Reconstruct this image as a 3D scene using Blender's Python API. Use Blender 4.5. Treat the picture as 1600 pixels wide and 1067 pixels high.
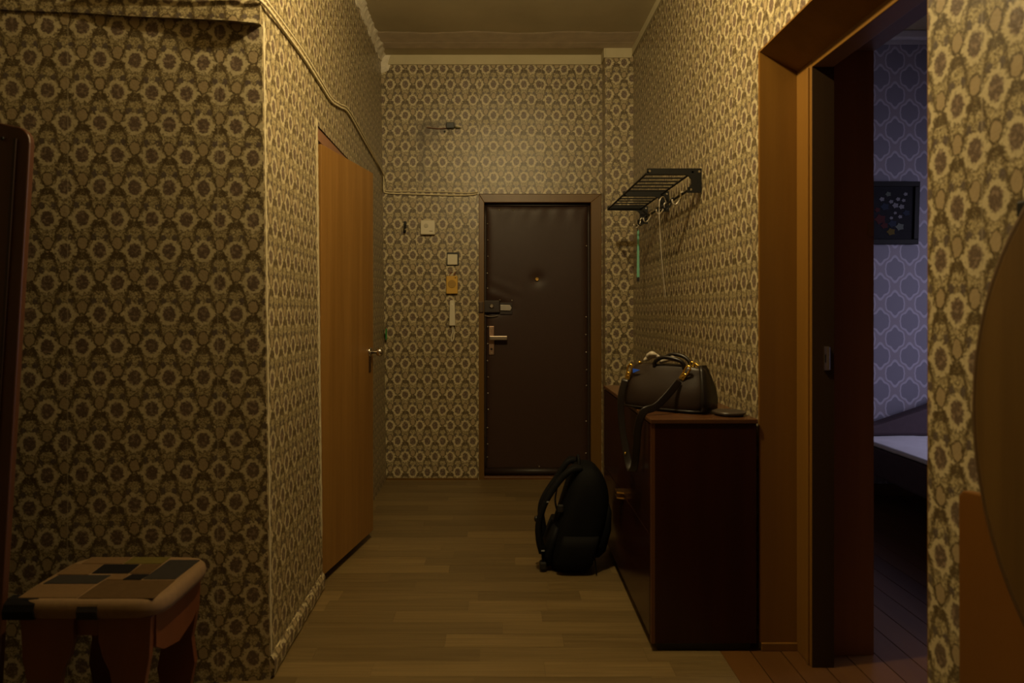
import bpy, bmesh, math, random
from mathutils import Vector, Matrix, noise as mnoise

for o in list(bpy.data.objects):
    bpy.data.objects.remove(o, do_unlink=True)
scene = bpy.context.scene
COL = scene.collection
rnd = random.Random(7)
PI = math.pi

# ------------------------------------------------------------------ camera
EYE = 1.29
cam_d = bpy.data.cameras.new('camera')
cam_d.lens = 24.0
cam_d.sensor_width = 36.0
cam_d.sensor_fit = 'HORIZONTAL'
cam_d.shift_x = 20.0 / 1600
cam_d.shift_y = -49.5 / 1600
cam_d.clip_start = 0.02
cam_d.dof.use_dof = True
cam_d.dof.focus_distance = 4.9
cam_d.dof.aperture_fstop = 3.2
cam = bpy.data.objects.new('camera', cam_d)
cam.location = (0, 0, EYE)
cam.rotation_euler = (PI / 2, 0, 0)
COL.objects.link(cam)
scene.camera = cam

# ------------------------------------------------------------------ world, exposure
w = bpy.data.worlds.new('world')
scene.world = w
w.use_nodes = True
w.node_tree.nodes['Background'].inputs[0].default_value = (0.30, 0.38, 0.75, 1)
w.node_tree.nodes['Background'].inputs[1].default_value = 0.05
scene.view_settings.view_transform = 'Standard'
scene.view_settings.look = 'None'
scene.view_settings.exposure = 0.0
scene.view_settings.gamma = 1.0
scene.view_settings.use_curve_mapping = False

# dusk daylight coming through the window of the side room
wl = bpy.data.lights.new('window_daylight', 'AREA')
wl.shape = 'RECTANGLE'
wl.size = 1.5
wl.size_y = 1.3
wl.energy = 60.0
wl.color = (0.78, 0.73, 1.0)
wlo = bpy.data.objects.new('window_daylight', wl)
wlo.location = (4.95, 3.2, 1.75)
wlo.rotation_euler = Vector((-1.0, 0.35, -1.6)).to_track_quat('-Z', 'Y').to_euler()
COL.objects.link(wlo)
LAMP_W = 102.0
LAMP_COL = (1.0, 0.77, 0.39)


# ------------------------------------------------------------------ material helpers
class NT:
    """tiny expression helper around a node tree"""
    def __init__(self, mat):
        self.t = mat.node_tree
        self.n = 0

    def node(self, typ, **kw):
        nd = self.t.nodes.new(typ)
        for k, v in kw.items():
            setattr(nd, k, v)
        return nd

    def put(self, sock, v):
        if isinstance(v, bpy.types.NodeSocket):
            self.t.links.new(v, sock)
        elif isinstance(v, (tuple, list)) and len(v) == 3 and sock.type == 'RGBA':
            sock.default_value = (*v, 1)
        else:
            sock.default_value = v

    def m(self, op, a, b=None, c=None):
        nd = self.node('ShaderNodeMath', operation=op)
        self.put(nd.inputs[0], a)
        if b is not None:
            self.put(nd.inputs[1], b)
        if c is not None:
            self.put(nd.inputs[2], c)
        return nd.outputs[0]

    def mix(self, f, a, b, mode='MIX'):
        nd = self.node('ShaderNodeMix', data_type='RGBA', blend_type=mode)
        self.put(nd.inputs[0], f)
        self.put(nd.inputs[6], a)
        self.put(nd.inputs[7], b)
        return nd.outputs[2]

    def step(self, v, lo, hi, a=0.0, b=1.0):
        nd = self.node('ShaderNodeMapRange', interpolation_type='SMOOTHSTEP')
        self.put(nd.inputs[0], v)
        for i, x in enumerate((lo, hi, a, b)):
            self.put(nd.inputs[1 + i], x)
        return nd.outputs[0]

    def noise(self, vec, scale, detail=3.0, rough=0.55, out=0):
        nd = self.node('ShaderNodeTexNoise')
        if vec is not None:
            self.put(nd.inputs['Vector'], vec)
        nd.inputs['Scale'].default_value = scale
        nd.inputs['Detail'].default_value = detail
        nd.inputs['Roughness'].default_value = rough
        return nd.outputs[out]

    def comb(self, x, y, z=0.0):
        nd = self.node('ShaderNodeCombineXYZ')
        self.put(nd.inputs[0], x); self.put(nd.inputs[1], y); self.put(nd.inputs[2], z)
        return nd.outputs[0]

    def sep(self, v):
        nd = self.node('ShaderNodeSeparateXYZ')
        self.put(nd.inputs[0], v)
        return nd.outputs

    def bump(self, h, strength=0.3, dist=0.002):
        nd = self.node('ShaderNodeBump')
        nd.inputs['Strength'].default_value = strength
        nd.inputs['Distance'].default_value = dist
        self.put(nd.inputs['Height'], h)
        return nd.outputs[0]


def new_mat(name):
    m = bpy.data.materials.new(name)
    m.use_nodes = True
    b = m.node_tree.nodes['Principled BSDF']
    return m, b, NT(m)


def simple(name, col, rough=0.6, metal=0.0, var=0.15, scale=30.0, bump=0.0, spec=0.5, coat=0.0):
    """plain procedural material: colour with a little noise variation"""
    m, b, t = new_mat(name)
    tc = t.node('ShaderNodeTexCoord').outputs['Object']
    n = t.noise(tc, scale, 4)
    lo = tuple(c * (1 - var) for c in col)
    hi = tuple(min(1, c * (1 + var)) for c in col)
    t.put(b.inputs['Base Color'], t.mix(n, lo, hi))
    b.inputs['Roughness'].default_value = rough
    b.inputs['Metallic'].default_value = metal
    b.inputs['Specular IOR Level'].default_value = spec
    b.inputs['Coat Weight'].default_value = coat
    if bump:
        t.put(b.inputs['Normal'], t.bump(t.noise(tc, scale * 6, 4), bump, 0.002))
    return m


def wood(name, c1, c2, axis='Z', rough=0.45, scale=14.0, stretch=0.06, rand=0.0, spec=0.5, coat=0.0):
    """grained wood; grain runs along axis"""
    m, b, t = new_mat(name)
    tc = t.node('ShaderNodeTexCoord').outputs['Object']
    vec = tc
    oi = t.node('ShaderNodeObjectInfo').outputs['Random']
    if rand:
        va = t.node('ShaderNodeVectorMath', operation='ADD')
        t.put(va.inputs[0], tc)
        t.put(va.inputs[1], t.comb(t.m('MULTIPLY', oi, 37.0), t.m('MULTIPLY', oi, 19.0), t.m('MULTIPLY', oi, 53.0)))
        vec = va.outputs[0]
    mp = t.node('ShaderNodeMapping')
    t.put(mp.inputs['Vector'], vec)
    s = [1.0, 1.0, 1.0]
    s['XYZ'.index(axis)] = stretch
    mp.inputs['Scale'].default_value = s
    n1 = t.noise(mp.outputs[0], scale, 5, 0.6)
    n2 = t.noise(mp.outputs[0], scale * 7, 3, 0.6)
    f = t.m('ADD', t.m('MULTIPLY', t.step(n1, 0.3, 0.7), 0.7), t.m('MULTIPLY', n2, 0.3))
    col = t.mix(f, c1, c2)
    if rand:
        col = t.mix(1.0, col, t.node_gray(t.m('ADD', 1 - rand, t.m('MULTIPLY', oi, 2 * rand))), 'MULTIPLY') if hasattr(t, 'node_gray') else t.mix(1.0, col, t.comb(*[t.m('ADD', 1 - rand, t.m('MULTIPLY', oi, 2 * rand))] * 3), 'MULTIPLY')
    t.put(b.inputs['Base Color'], col)
    b.inputs['Roughness'].default_value = rough
    b.inputs['Specular IOR Level'].default_value = spec
    b.inputs['Coat Weight'].default_value = coat
    t.put(b.inputs['Normal'], t.bump(n2, 0.12, 0.001))
    return m


def wallpaper(name, P, R, ou, ov, strip=0.5, so=0.0, stain=None, tint=(1, 1, 1)):
    """flower medallion wallpaper: UV in metres; P = medallion spacing, R = row spacing"""
    m, b, t = new_mat(name)
    uv = t.node('ShaderNodeUVMap').outputs[0]
    u, v, _ = t.sep(uv)
    st = t.m('FLOOR', t.m('DIVIDE', t.m('ADD', u, so), strip))
    wn = t.node('ShaderNodeTexWhiteNoise', noise_dimensions='1D')
    t.put(wn.inputs['W'], st)
    r1, r2, _ = t.sep(wn.outputs['Color'])
    uin = t.m('FRACT', t.m('DIVIDE', t.m('ADD', u, so), strip))
    us = t.m('ADD', u, t.m('MULTIPLY', t.m('SUBTRACT', r1, 0.5), P * 0.35))
    vs = t.m('ADD', v, t.m('MULTIPLY', t.m('SUBTRACT', r2, 0.5), R * 0.08))
    dn = t.noise(uv, 70.0, 3, 0.7, out=1)
    dx, dy, _ = t.sep(dn)
    us = t.m('ADD', us, t.m('MULTIPLY', t.m('SUBTRACT', dx, 0.5), P * 0.16))
    vs = t.m('ADD', vs, t.m('MULTIPLY', t.m('SUBTRACT', dy, 0.5), R * 0.16))
    X = t.m('ADD', t.m('DIVIDE', us, P), ou)
    Y = t.m('ADD', t.m('DIVIDE', vs, R), ov)

    def local(oy, xs=0.0):
        tt = t.m('SUBTRACT', Y, oy)
        r = t.m('FLOOR', t.m('ADD', tt, 0.5))
        y = t.m('SUBTRACT', tt, r)
        x = t.m('ADD', X, t.m('MULTIPLY_ADD', r, 0.5, xs))
        x = t.m('SUBTRACT', x, t.m('FLOOR', t.m('ADD', x, 0.5)))
        return x, y

    def ell(x, y, rx, ry, cx=0.0, sym=False):
        if sym:
            x = t.m('ABSOLUTE', x)
        if cx:
            x = t.m('SUBTRACT', x, cx)
        a = t.m('POWER', t.m('ABSOLUTE', t.m('DIVIDE', x, rx)), 2.0)
        c = t.m('POWER', t.m('ABSOLUTE', t.m('DIVIDE', y, ry)), 2.0)
        return t.m('SQRT', t.m('ADD', a, c))

    fine = t.noise(uv, 330.0, 2, 0.6)
    mid = t.noise(uv, 130.0, 3, 0.7)
    curl = t.noise(uv, 85.0, 2, 0.5)
    curl2 = t.noise(t.comb(t.m('ADD', u, 7.3), v), 105.0, 2, 0.5)
    cream = (0.56, 0.475, 0.29)
    olive = (0.30, 0.24, 0.118)
    dark = (0.080, 0.054, 0.025)
    brown = (0.165, 0.116, 0.080)
    tan = (0.34, 0.262, 0.150)
    purple = (0.095, 0.072, 0.066)
    # ground: scribbled vine work, dark and light curls
    col = t.mix(t.step(mid, 0.42, 0.60), olive, (0.44, 0.365, 0.205))
    c1 = t.step(t.m('ABSOLUTE', t.m('SUBTRACT', curl2, 0.5)), 0.012, 0.045, 0.9, 0.0)
    col = t.mix(c1, col, (0.52, 0.44, 0.265))
    c2 = t.step(t.m('ABSOLUTE', t.m('SUBTRACT', curl, 0.48)), 0.012, 0.042, 0.9, 0.0)
    col = t.mix(c2, col, dark)
    x0, y0 = local(0.0)
    ax0 = t.m('ABSOLUTE', x0)
    vine = t.m('ABSOLUTE', t.m('SUBTRACT', ax0, t.m('MULTIPLY_ADD', t.m('COSINE', t.m('MULTIPLY', y0, 2 * PI)), 0.085, 0.33)))
    col = t.mix(t.m('MULTIPLY', t.step(vine, 0.03, 0.07, 0.9, 0.0), t.step(mid, 0.36, 0.5)), col, dark)
    # clump below the bud
    xc, yc = local(-0.17, 0.5)
    d = t.m('ADD', ell(xc, yc, 0.27, 0.13), t.m('MULTIPLY', t.m('SUBTRACT', mid, 0.5), 1.2))
    col = t.mix(t.m('MULTIPLY', t.step(d, 0.75, 1.05, 1.0, 0.0), t.step(fine, 0.36, 0.5)), col, dark)
    # leaves
    xl, yl = local(0.40)
    d = t.m('ADD', ell(xl, yl, 0.085, 0.13, 0.16, True), t.m('MULTIPLY', t.m('SUBTRACT', mid, 0.5), 1.0))
    col = t.mix(t.step(d, 0.75, 1.05, 0.9, 0.0), col, purple)
    # light wavy ring round the flower, with pointed sides
    angl = t.m('ARCTAN2', t.m('DIVIDE', y0, 0.36), t.m('DIVIDE', x0, 0.30))
    d1 = t.m('ADD', ell(x0, y0, 0.315, 0.385), t.m('MULTIPLY', t.m('COSINE', t.m('MULTIPLY', angl, 9.0)), 0.045))
    d2 = ell(x0, y0, 0.42, 0.12)
    ring = t.m('ADD', t.m('MINIMUM', d1, d2), t.m('MULTIPLY', t.m('SUBTRACT', curl2, 0.5), 0.9))
    col = t.mix(t.step(ring, 1.02, 1.16, 0.6, 0.0), col, dark)
    col = t.mix(t.step(ring, 0.88, 1.02, 1.0, 0.0), col, t.mix(fine, tuple(c * 0.80 for c in cream), cream))
    # bud between the medallions
    xb, yb = local(0.23, 0.5)
    d = t.m('ADD', ell(xb, yb, 0.145, 0.195), t.m('MULTIPLY', t.m('SUBTRACT', curl, 0.5), 0.4))
    col = t.mix(t.m('MULTIPLY', t.step(d, 1.10, 1.32, 1.0, 0.0), t.step(fine, 0.34, 0.46)), col, dark)
    col = t.mix(t.step(d, 0.90, 1.05, 1.0, 0.0), col, tan)
    # flower
    d = t.m('ADD', ell(x0, y0, 0.20, 0.255), t.m('MULTIPLY', t.m('SUBTRACT', mid, 0.5), 1.0))
    fl = t.mix(t.step(fine, 0.42, 0.56), (0.082, 0.056, 0.038), brown)
    fl = t.mix(t.step(curl, 0.52, 0.62), fl, (0.25, 0.185, 0.125))
    col = t.mix(t.step(d, 0.86, 1.05, 1.0, 0.0), col, fl)
    # age: large soft variation and dark seam lines between the strips
    age = t.noise(uv, 1.6, 4, 0.6)
    col = t.mix(1.0, col, t.comb(*[t.m('MULTIPLY_ADD', age, 0.30, 0.85)] * 3), 'MULTIPLY')
    seam = t.step(t.m('MINIMUM', uin, t.m('SUBTRACT', 1.0, uin)), 0.0, 0.006, 0.55, 0.0)
    col = t.mix(seam, col, (0.42, 0.36, 0.24))
    if stain:
        for (su, sv, sx, sy, k) in stain:
            q = t.m('MAXIMUM', t.m('DIVIDE', t.m('ABSOLUTE', t.m('SUBTRACT', u, su)), sx),
                    t.m('DIVIDE', t.m('ABSOLUTE', t.m('SUBTRACT', v, sv)), sy))
            q = t.m('ADD', q, t.m('MULTIPLY', t.m('SUBTRACT', t.noise(uv, 25.0, 3), 0.5), 1.2))
            col = t.mix(t.step(q, 0.6, 1.25, k, 0.0), col, (0.05, 0.034, 0.016))
    col = t.mix(1.0, col, tint, 'MULTIPLY')
    t.put(b.inputs['Base Color'], col)
    b.inputs['Roughness'].default_value = 0.36
    b.inputs['Specular IOR Level'].default_value = 0.5
    big = t.noise(uv, 7.0, 2)
    t.put(b.inputs['Normal'], t.bump(t.m('ADD', t.m('MULTIPLY', big, 4.0), mid), 0.25, 0.004))
    return m


def lattice_paper(name, P, R):
    """grey room wallpaper with pale ogee outlines"""
    m, b, t = new_mat(name)
    uv = t.node('ShaderNodeUVMap').outputs[0]
    u, v, _ = t.sep(uv)
    X = t.m('DIVIDE', u, P)
    Y = t.m('DIVIDE', v, 2 * R)

    def lat(s):
        x = t.m('SUBTRACT', t.m('FRACT', t.m('ADD', X, s)), 0.5)
        y = t.m('SUBTRACT', t.m('FRACT', t.m('ADD', Y, s)), 0.5)
        ax = t.m('ABSOLUTE', x)
        ay = t.m('ABSOLUTE', y)
        a = t.m('POWER', t.m('DIVIDE', ax, 0.345), 2.0)
        c = t.m('POWER', t.m('DIVIDE', ay, 0.33), 1.15)
        d = t.m('POWER', t.m('ADD', a, c), 0.5)
        # pointed leaf notches round the outline
        ang = t.m('ARCTAN2', y, x)
        return t.m('ADD', d, t.m('MULTIPLY', t.m('COSINE', t.m('MULTIPLY', ang, 6.0)), 0.06))
    d = t.m('MINIMUM', lat(0.0), lat(0.5))
    col = t.mix(t.step(d, 0.92, 1.0), (0.175, 0.17, 0.225), (0.25, 0.225, 0.27))
    ln = t.step(t.m('ABSOLUTE', t.m('SUBTRACT', d, 1.0)), 0.03, 0.10, 1.0, 0.0)
    col = t.mix(ln, col, (0.40, 0.38, 0.47))
    col = t.mix(t.m('MULTIPLY', t.noise(uv, 60, 3), 0.3), col, (0.2, 0.18, 0.21))
    t.put(b.inputs['Base Color'], col)
    b.inputs['Roughness'].default_value = 0.6
    return m


# ------------------------------------------------------------------ mesh builder
class MB:
    def __init__(self):
        self.v = []
        self.f = []
        self.uv = {}

    def add(self, verts, faces):
        o = len(self.v)
        self.v += [Vector(p) for p in verts]
        self.f += [tuple(i + o for i in f) for f in faces]
        return self

    def box(self, x0, x1, y0, y1, z0, z1, rot=None, piv=None):
        x0, x1 = min(x0, x1), max(x0, x1); y0, y1 = min(y0, y1), max(y0, y1); z0, z1 = min(z0, z1), max(z0, z1)
        vs = [(x0, y0, z0), (x1, y0, z0), (x1, y1, z0), (x0, y1, z0), (x0, y0, z1), (x1, y0, z1), (x1, y1, z1), (x0, y1, z1)]
        if rot is not None:
            pv = Vector(piv)
            vs = [pv + rot @ (Vector(p) - pv) for p in vs]
        return self.add(vs, [(0, 3, 2, 1), (4, 5, 6, 7), (0, 1, 5, 4), (1, 2, 6, 5), (2, 3, 7, 6), (3, 0, 4, 7)])

    def prism(self, pts, d):
        """pts: planar polygon of 3-D points, extruded by vector d"""
        n = len(pts)
        d = Vector(d)
        a = [Vector(p) for p in pts]
        vs = a + [p + d for p in a]
        nrm = Vector((0, 0, 0))
        for i in range(n):
            nrm += a[i].cross(a[(i + 1) % n])
        if nrm.dot(d) > 0:
            fs = [tuple(reversed(range(n))), tuple(range(n, 2 * n))]
            fs += [(i, (i + 1) % n, n + (i + 1) % n, n + i) for i in range(n)]
        else:
            fs = [tuple(range(n)), tuple(reversed(range(n, 2 * n)))]
            fs += [((i + 1) % n, i, n + i, n + (i + 1) % n) for i in range(n)]
        return self.add(vs, fs)

    def tube(self, path, r, n=8, close=False, flat=None):
        """round tube along points; flat=(w, t, up) makes a ribbon of width w, thickness t"""
        P = [Vector(p) for p in path]
        m = len(P)
        rings = []
        ups = [Vector(q) for q in flat[2]] if flat and not isinstance(flat[2][0], (int, float)) else ([Vector(flat[2])] * m if flat else None)
        last = None
        for i in range(m):
            a = P[(i - 1) % m] if (close or i > 0) else P[i]
            c = P[(i + 1) % m] if (close or i < m - 1) else P[i]
            tg = (c - a).normalized()
            if flat:
                up0 = ups[i]
                side = up0 - tg * up0.dot(tg)
                if side.length < 1e-4:
                    side = last if last else tg.orthogonal()
                side.normalize()
            else:
                ref = last if last is not None else (Vector((0, 0, 1)) if abs(tg.z) < 0.9 else Vector((1, 0, 0)))
                side = (ref - tg * ref.dot(tg))
                if side.length < 1e-5:
                    side = tg.orthogonal()
                side.normalize()
            last = side
            oth = tg.cross(side)
            rr = r[i] if isinstance(r, (list, tuple)) else r
            ring = []
            for k in range(n):
                th = 2 * PI * k / n
                if flat:
                    cx, sx = math.cos(th), math.sin(th)
                    p = abs(cx) ** 0.45 * (1 if cx > 0 else -1) * flat[0] / 2
                    q = abs(sx) ** 0.6 * (1 if sx > 0 else -1) * flat[1] / 2
                    ring.append(P[i] + side * p + oth * q)
                else:
                    ring.append(P[i] + side * rr * math.cos(th) + oth * rr * math.sin(th))
            rings.append(ring)
        o = len(self.v)
        for ring in rings:
            self.v += ring
        segs = m if close else m - 1
        for i in range(segs):
            j = (i + 1) % m
            for k in range(n):
                l = (k + 1) % n
                self.f.append((o + i * n + k, o + i * n + l, o + j * n + l, o + j * n + k))
        if not close:
            self.f.append(tuple(o + k for k in reversed(range(n))))
            self.f.append(tuple(o + (m - 1) * n + k for k in range(n)))
        return self

    def cyl(self, c, r, h, axis=(0, 0, 1), n=20):
        a = Vector(axis).normalized()
        return self.tube([Vector(c), Vector(c) + a * h], r, n)

    def lathe(self, c, prof, axis=(0, 0, 1), n=24):
        """prof: list of (radius, height) along axis"""
        a = Vector(axis).normalized()
        s = a.orthogonal().normalized()
        q = a.cross(s)
        o = len(self.v)
        c = Vector(c)
        for (r, h) in prof:
            for k in range(n):
                th = 2 * PI * k / n
                self.v.append(c + a * h + s * (r * math.cos(th)) + q * (r * math.sin(th)))
        for i in range(len(prof) - 1):
            for k in range(n):
                l = (k + 1) % n
                self.f.append((o + i * n + k, o + i * n + l, o + (i + 1) * n + l, o + (i + 1) * n + k))
        self.f.append(tuple(o + k for k in reversed(range(n))))
        self.f.append(tuple(o + (len(prof) - 1) * n + k for k in range(n)))
        return self

    def loft(self, rings):
        """list of equally long closed rings, capped"""
        n = len(rings[0])
        o = len(self.v)
        for r in rings:
            self.v += [Vector(p) for p in r]
        for i in range(len(rings) - 1):
            for k in range(n):
                l = (k + 1) % n
                self.f.append((o + i * n + k, o + i * n + l, o + (i + 1) * n + l, o + (i + 1) * n + k))
        self.f.append(tuple(o + k for k in reversed(range(n))))
        self.f.append(tuple(o + (len(rings) - 1) * n + k for k in range(n)))
        return self

    def build(self, name, mat, parent=None, org=(0, 0, 0), smooth=False, bevel=0.0, segs=2, subsurf=0, fixn=True):
        me = bpy.data.meshes.new(name)
        og = Vector(org)
        me.from_pydata([tuple(p - og) for p in self.v], [], self.f)
        me.update()
        if fixn:
            bm = bmesh.new(); bm.from_mesh(me)
            bmesh.ops.recalc_face_normals(bm, faces=bm.faces)
            bm.to_mesh(me); bm.free()
        uvl = me.uv_layers.new(name='UVMap')
        for p in me.polygons:
            n = p.normal
            ax, ay, az = abs(n.x), abs(n.y), abs(n.z)
            for li in p.loop_indices:
                c = me.vertices[me.loops[li].vertex_index].co + og
                if az > 0.75:
                    uvl.data[li].uv = (c.x, c.y)
                elif ax > ay:
                    uvl.data[li].uv = (c.y, c.z)
                else:
                    uvl.data[li].uv = (c.x, c.z)
            if smooth:
                p.use_smooth = True
        me.materials.append(mat)
        o = bpy.data.objects.new(name, me)
        COL.objects.link(o)
        if parent is not None:
            o.parent = parent
        else:
            o.location = og
        if bevel:
            md = o.modifiers.new('bevel', 'BEVEL')
            md.width = bevel; md.segments = segs; md.limit_method = 'ANGLE'; md.angle_limit = math.radians(40)
        if subsurf:
            md = o.modifiers.new('sub', 'SUBSURF')
            md.levels = subsurf; md.render_levels = subsurf
        return o


def tag(o, label, cat=None, group=None, kind=None):
    o['label'] = label
    if cat:
        o['category'] = cat
    if group:
        o['group'] = group
    if kind:
        o['kind'] = kind
    return o


def thing(name, loc, label, cat, group=None, kind=None, rz=0.0):
    o = bpy.data.objects.new(name, None)
    o.empty_display_size = 0.1
    o.location = loc
    o.rotation_euler = (0, 0, rz)
    COL.objects.link(o)
    return tag(o, label, cat, group, kind)


def struct(o, label, cat):
    return tag(o, label, cat, None, 'structure')


def superring(cx, cy, z, rx, ry, n=28, p=2.6, tilt=None):
    out = []
    for k in range(n):
        th = 2 * PI * k / n
        c, s = math.cos(th), math.sin(th)
        out.append((cx + abs(c) ** (2 / p) * (1 if c >= 0 else -1) * rx, cy + abs(s) ** (2 / p) * (1 if s >= 0 else -1) * ry, z))
    return out


def spline(pts, n=8):
    """Catmull-Rom through points"""
    P = [Vector(p) for p in pts]
    out = []
    for i in range(len(P) - 1):
        a = P[i - 1] if i > 0 else P[i] * 2 - P[i + 1]
        b, c = P[i], P[i + 1]
        d = P[i + 2] if i + 2 < len(P) else P[i + 1] * 2 - P[i]
        for k in range(n):
            t = k / n
            out.append(0.5 * ((2 * b) + (c - a) * t + (2 * a - 5 * b + 4 * c - d) * t * t + (3 * b - a - 3 * c + d) * t ** 3))
    out.append(P[-1])
    return out


# ------------------------------------------------------------------ materials
WP_BACK = wallpaper('wallpaper_back', 0.115, 0.1177, 0.35, 0.523, 0.475, 0.155,
                    stain=[(-0.585, 2.46, 0.028, 0.23, 0.45), (-0.47, 2.68, 0.13, 0.045, 0.45), (-0.55, 2.62, 0.10, 0.09, 0.35)])
WP_LEFT = wallpaper('wallpaper_left', 0.113, 0.1087, 0.2, 0.289, 0.49, 0.4848)
WP_SIDE = wallpaper('wallpaper_side', 0.108, 0.1105, 0.3, 0.62, 0.5, 0.2)
WP_RIGHT = wallpaper('wallpaper_right', 0.111, 0.1105, 0.6, 0.32, 0.5, 0.1)
WP_ROOM = lattice_paper('wallpaper_room', 0.204, 0.121)
CEIL = simple('ceiling_paint', (0.44, 0.37, 0.235), 0.8, var=0.22, scale=2.2, bump=0.1)
PLASTER = simple('old_plaster', (0.66, 0.60, 0.48), 0.9, var=0.25, scale=25, bump=0.5)
PATCH = simple('plaster_patch', (0.56, 0.47, 0.36), 0.9, var=0.3, scale=9, bump=0.15)
CORNICE = simple('cornice_paint', (0.46, 0.40, 0.25), 0.75, var=0.12, scale=8)
PLANK = wood('floor_print', (0.108, 0.070, 0.025), (0.198, 0.136, 0.056), 'X', 0.42, 12.0, 0.10, rand=0.2)
SUBFLOOR = simple('floor_joint', (0.09, 0.06, 0.026), 0.8)
BOARD = wood('painted_boards', (0.085, 0.036, 0.009), (0.12, 0.053, 0.013), 'Y', 0.35, 10.0, 0.08, rand=0.1)
REBATE_SHADE = wood('shaded_rebate', (0.035, 0.019, 0.008), (0.05, 0.028, 0.011), 'Z', 0.6, 9.0, 0.05, spec=0.2)
REVEAL = wood('brown_reveal', (0.19, 0.078, 0.022), (0.25, 0.105, 0.03), 'Z', 0.5, 9.0, 0.05)
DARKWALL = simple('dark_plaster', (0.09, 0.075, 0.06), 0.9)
TRIMW = wood('varnished_trim', (0.165, 0.076, 0.012), (0.225, 0.108, 0.018), 'Z', 0.38, 9.0, 0.05, spec=0.45)
TRIMD = wood('dark_varnished_trim', (0.10, 0.042, 0.013), (0.14, 0.058, 0.017), 'Z', 0.4, 9.0, 0.05)
ENTRY = wood('entry_frame', (0.115, 0.056, 0.009), (0.155, 0.079, 0.014), 'Z', 0.42, 9.0, 0.05)
DOORW = wood('bathroom_door_veneer', (0.20, 0.095, 0.018), (0.29, 0.148, 0.036), 'Z', 0.40, 16.0, 0.045)
LEATHER = simple('leatherette', (0.040, 0.020, 0.014), 0.46, var=0.12, scale=18, bump=0.12, spec=0.3)
LEATHER2 = simple('leatherette_roll', (0.022, 0.012, 0.009), 0.5, var=0.12, scale=18)
TACK = simple('tack_metal', (0.62, 0.56, 0.45), 0.28, 1.0)
STEEL = simple('worn_steel', (0.42, 0.36, 0.30), 0.33, 1.0)
CHROME = simple('chrome', (0.75, 0.72, 0.68), 0.15, 1.0)
COPPER = simple('worn_copper_plate', (0.45, 0.30, 0.22), 0.38, 1.0)
BRASS = simple('brass', (0.80, 0.52, 0.16), 0.25, 1.0)
WHITEP = simple('cream_plastic', (0.62, 0.57, 0.44), 0.4, var=0.05)
GREYP = simple('grey_print', (0.20, 0.17, 0.12), 0.6)
YELLOWP = simple('yellow_plastic', (0.56, 0.33, 0.045), 0.42, var=0.06)
YELLOWD = simple('grille_hole', (0.18, 0.10, 0.015), 0.7)
BLACKP = simple('black_plastic', (0.012, 0.011, 0.010), 0.5)
BLACKM = simple('black_metal', (0.006, 0.006, 0.006), 0.45, var=0.1, spec=0.3)
CABLE = simple('cable_cream', (0.60, 0.52, 0.33), 0.55)
CABW = wood('mahogany', (0.022, 0.006, 0.004), (0.034, 0.010, 0.006), 'Z', 0.22, 11.0, 0.06, spec=0.3)
CABE = wood('mahogany_edge', (0.085, 0.032, 0.011), (0.12, 0.046, 0.015), 'Z', 0.35, 11.0, 0.06)
CABT = wood('cabinet_top_veneer', (0.075, 0.032, 0.014), (0.105, 0.046, 0.019), 'Y', 0.26, 11.0, 0.06)
BAGL = simple('bag_leather', (0.021, 0.013, 0.010), 0.36, var=0.2, scale=40, bump=0.12, spec=0.28)
BAGD = simple('bag_gusset_leather', (0.010, 0.007, 0.006), 0.34, var=0.2, scale=40, bump=0.1, spec=0.35)
GOLD = simple('gold_hardware', (0.95, 0.62, 0.13), 0.22, 1.0)
SILK = simple('pale_scarf', (0.45, 0.40, 0.33), 0.35, var=0.4, scale=60)
BLUE = simple('blue_flare', (0.02, 0.10, 0.75), 0.35)
PACK = simple('black_nylon', (0.004, 0.004, 0.0042), 0.75, var=0.2, scale=80, bump=0.2, spec=0.12)
PACK2 = simple('black_webbing', (0.006, 0.006, 0.0065), 0.7, var=0.2, scale=120, spec=0.15)
REFLECT = simple('grey_loop', (0.25, 0.25, 0.25), 0.5)
STOOLW = wood('stool_wood', (0.085, 0.024, 0.008), (0.12, 0.035, 0.010), 'Z', 0.4, 10.0, 0.06)
SEATB = simple('seat_cloth_tan', (0.15, 0.088, 0.036), 0.85, var=0.2, scale=60, bump=0.3)
PT = [simple('patch_tan', (0.115, 0.068, 0.030), 0.9, var=0.2, scale=60, bump=0.3, spec=0.1),
      simple('patch_olive', (0.085, 0.066, 0.016), 0.9, var=0.2, scale=60, bump=0.3, spec=0.1),
      simple('patch_black', (0.007, 0.006, 0.006), 0.9, var=0.2, scale=60, bump=0.3, spec=0.1),
      simple('patch_grey', (0.024, 0.020, 0.017), 0.9, var=0.2, scale=60, bump=0.3, spec=0.1),
      simple('patch_brown', (0.066, 0.038, 0.015), 0.9, var=0.2, scale=60, bump=0.3, spec=0.1)]
PANELD = wood('dark_board', (0.05, 0.018, 0.009), (0.07, 0.026, 0.012), 'Z', 0.4, 12.0, 0.05)
OAK = wood('oak_veneer', (0.075, 0.038, 0.008), (0.125, 0.066, 0.015), 'Z', 0.42, 13.0, 0.06)
OAKD = wood('oak_edge', (0.055, 0.028, 0.008), (0.075, 0.038, 0.010), 'Z', 0.5, 13.0, 0.06)
ORANGE = wood('orange_varnish', (0.125, 0.047, 0.005), (0.155, 0.060, 0.007), 'Z', 0.4, 5.0, 0.1)
TEAL = simple('teal_plastic', (0.16, 0.42, 0.30), 0.4)
GREEN = simple('green_tape', (0.02, 0.30, 0.06), 0.5)
WIRE = simple('hanger_wire', (0.62, 0.56, 0.46), 0.35, 0.6)
SHEET = simple('pale_sheet', (0.62, 0.62, 0.68), 0.85, var=0.12, scale=12, bump=0.4)
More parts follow.
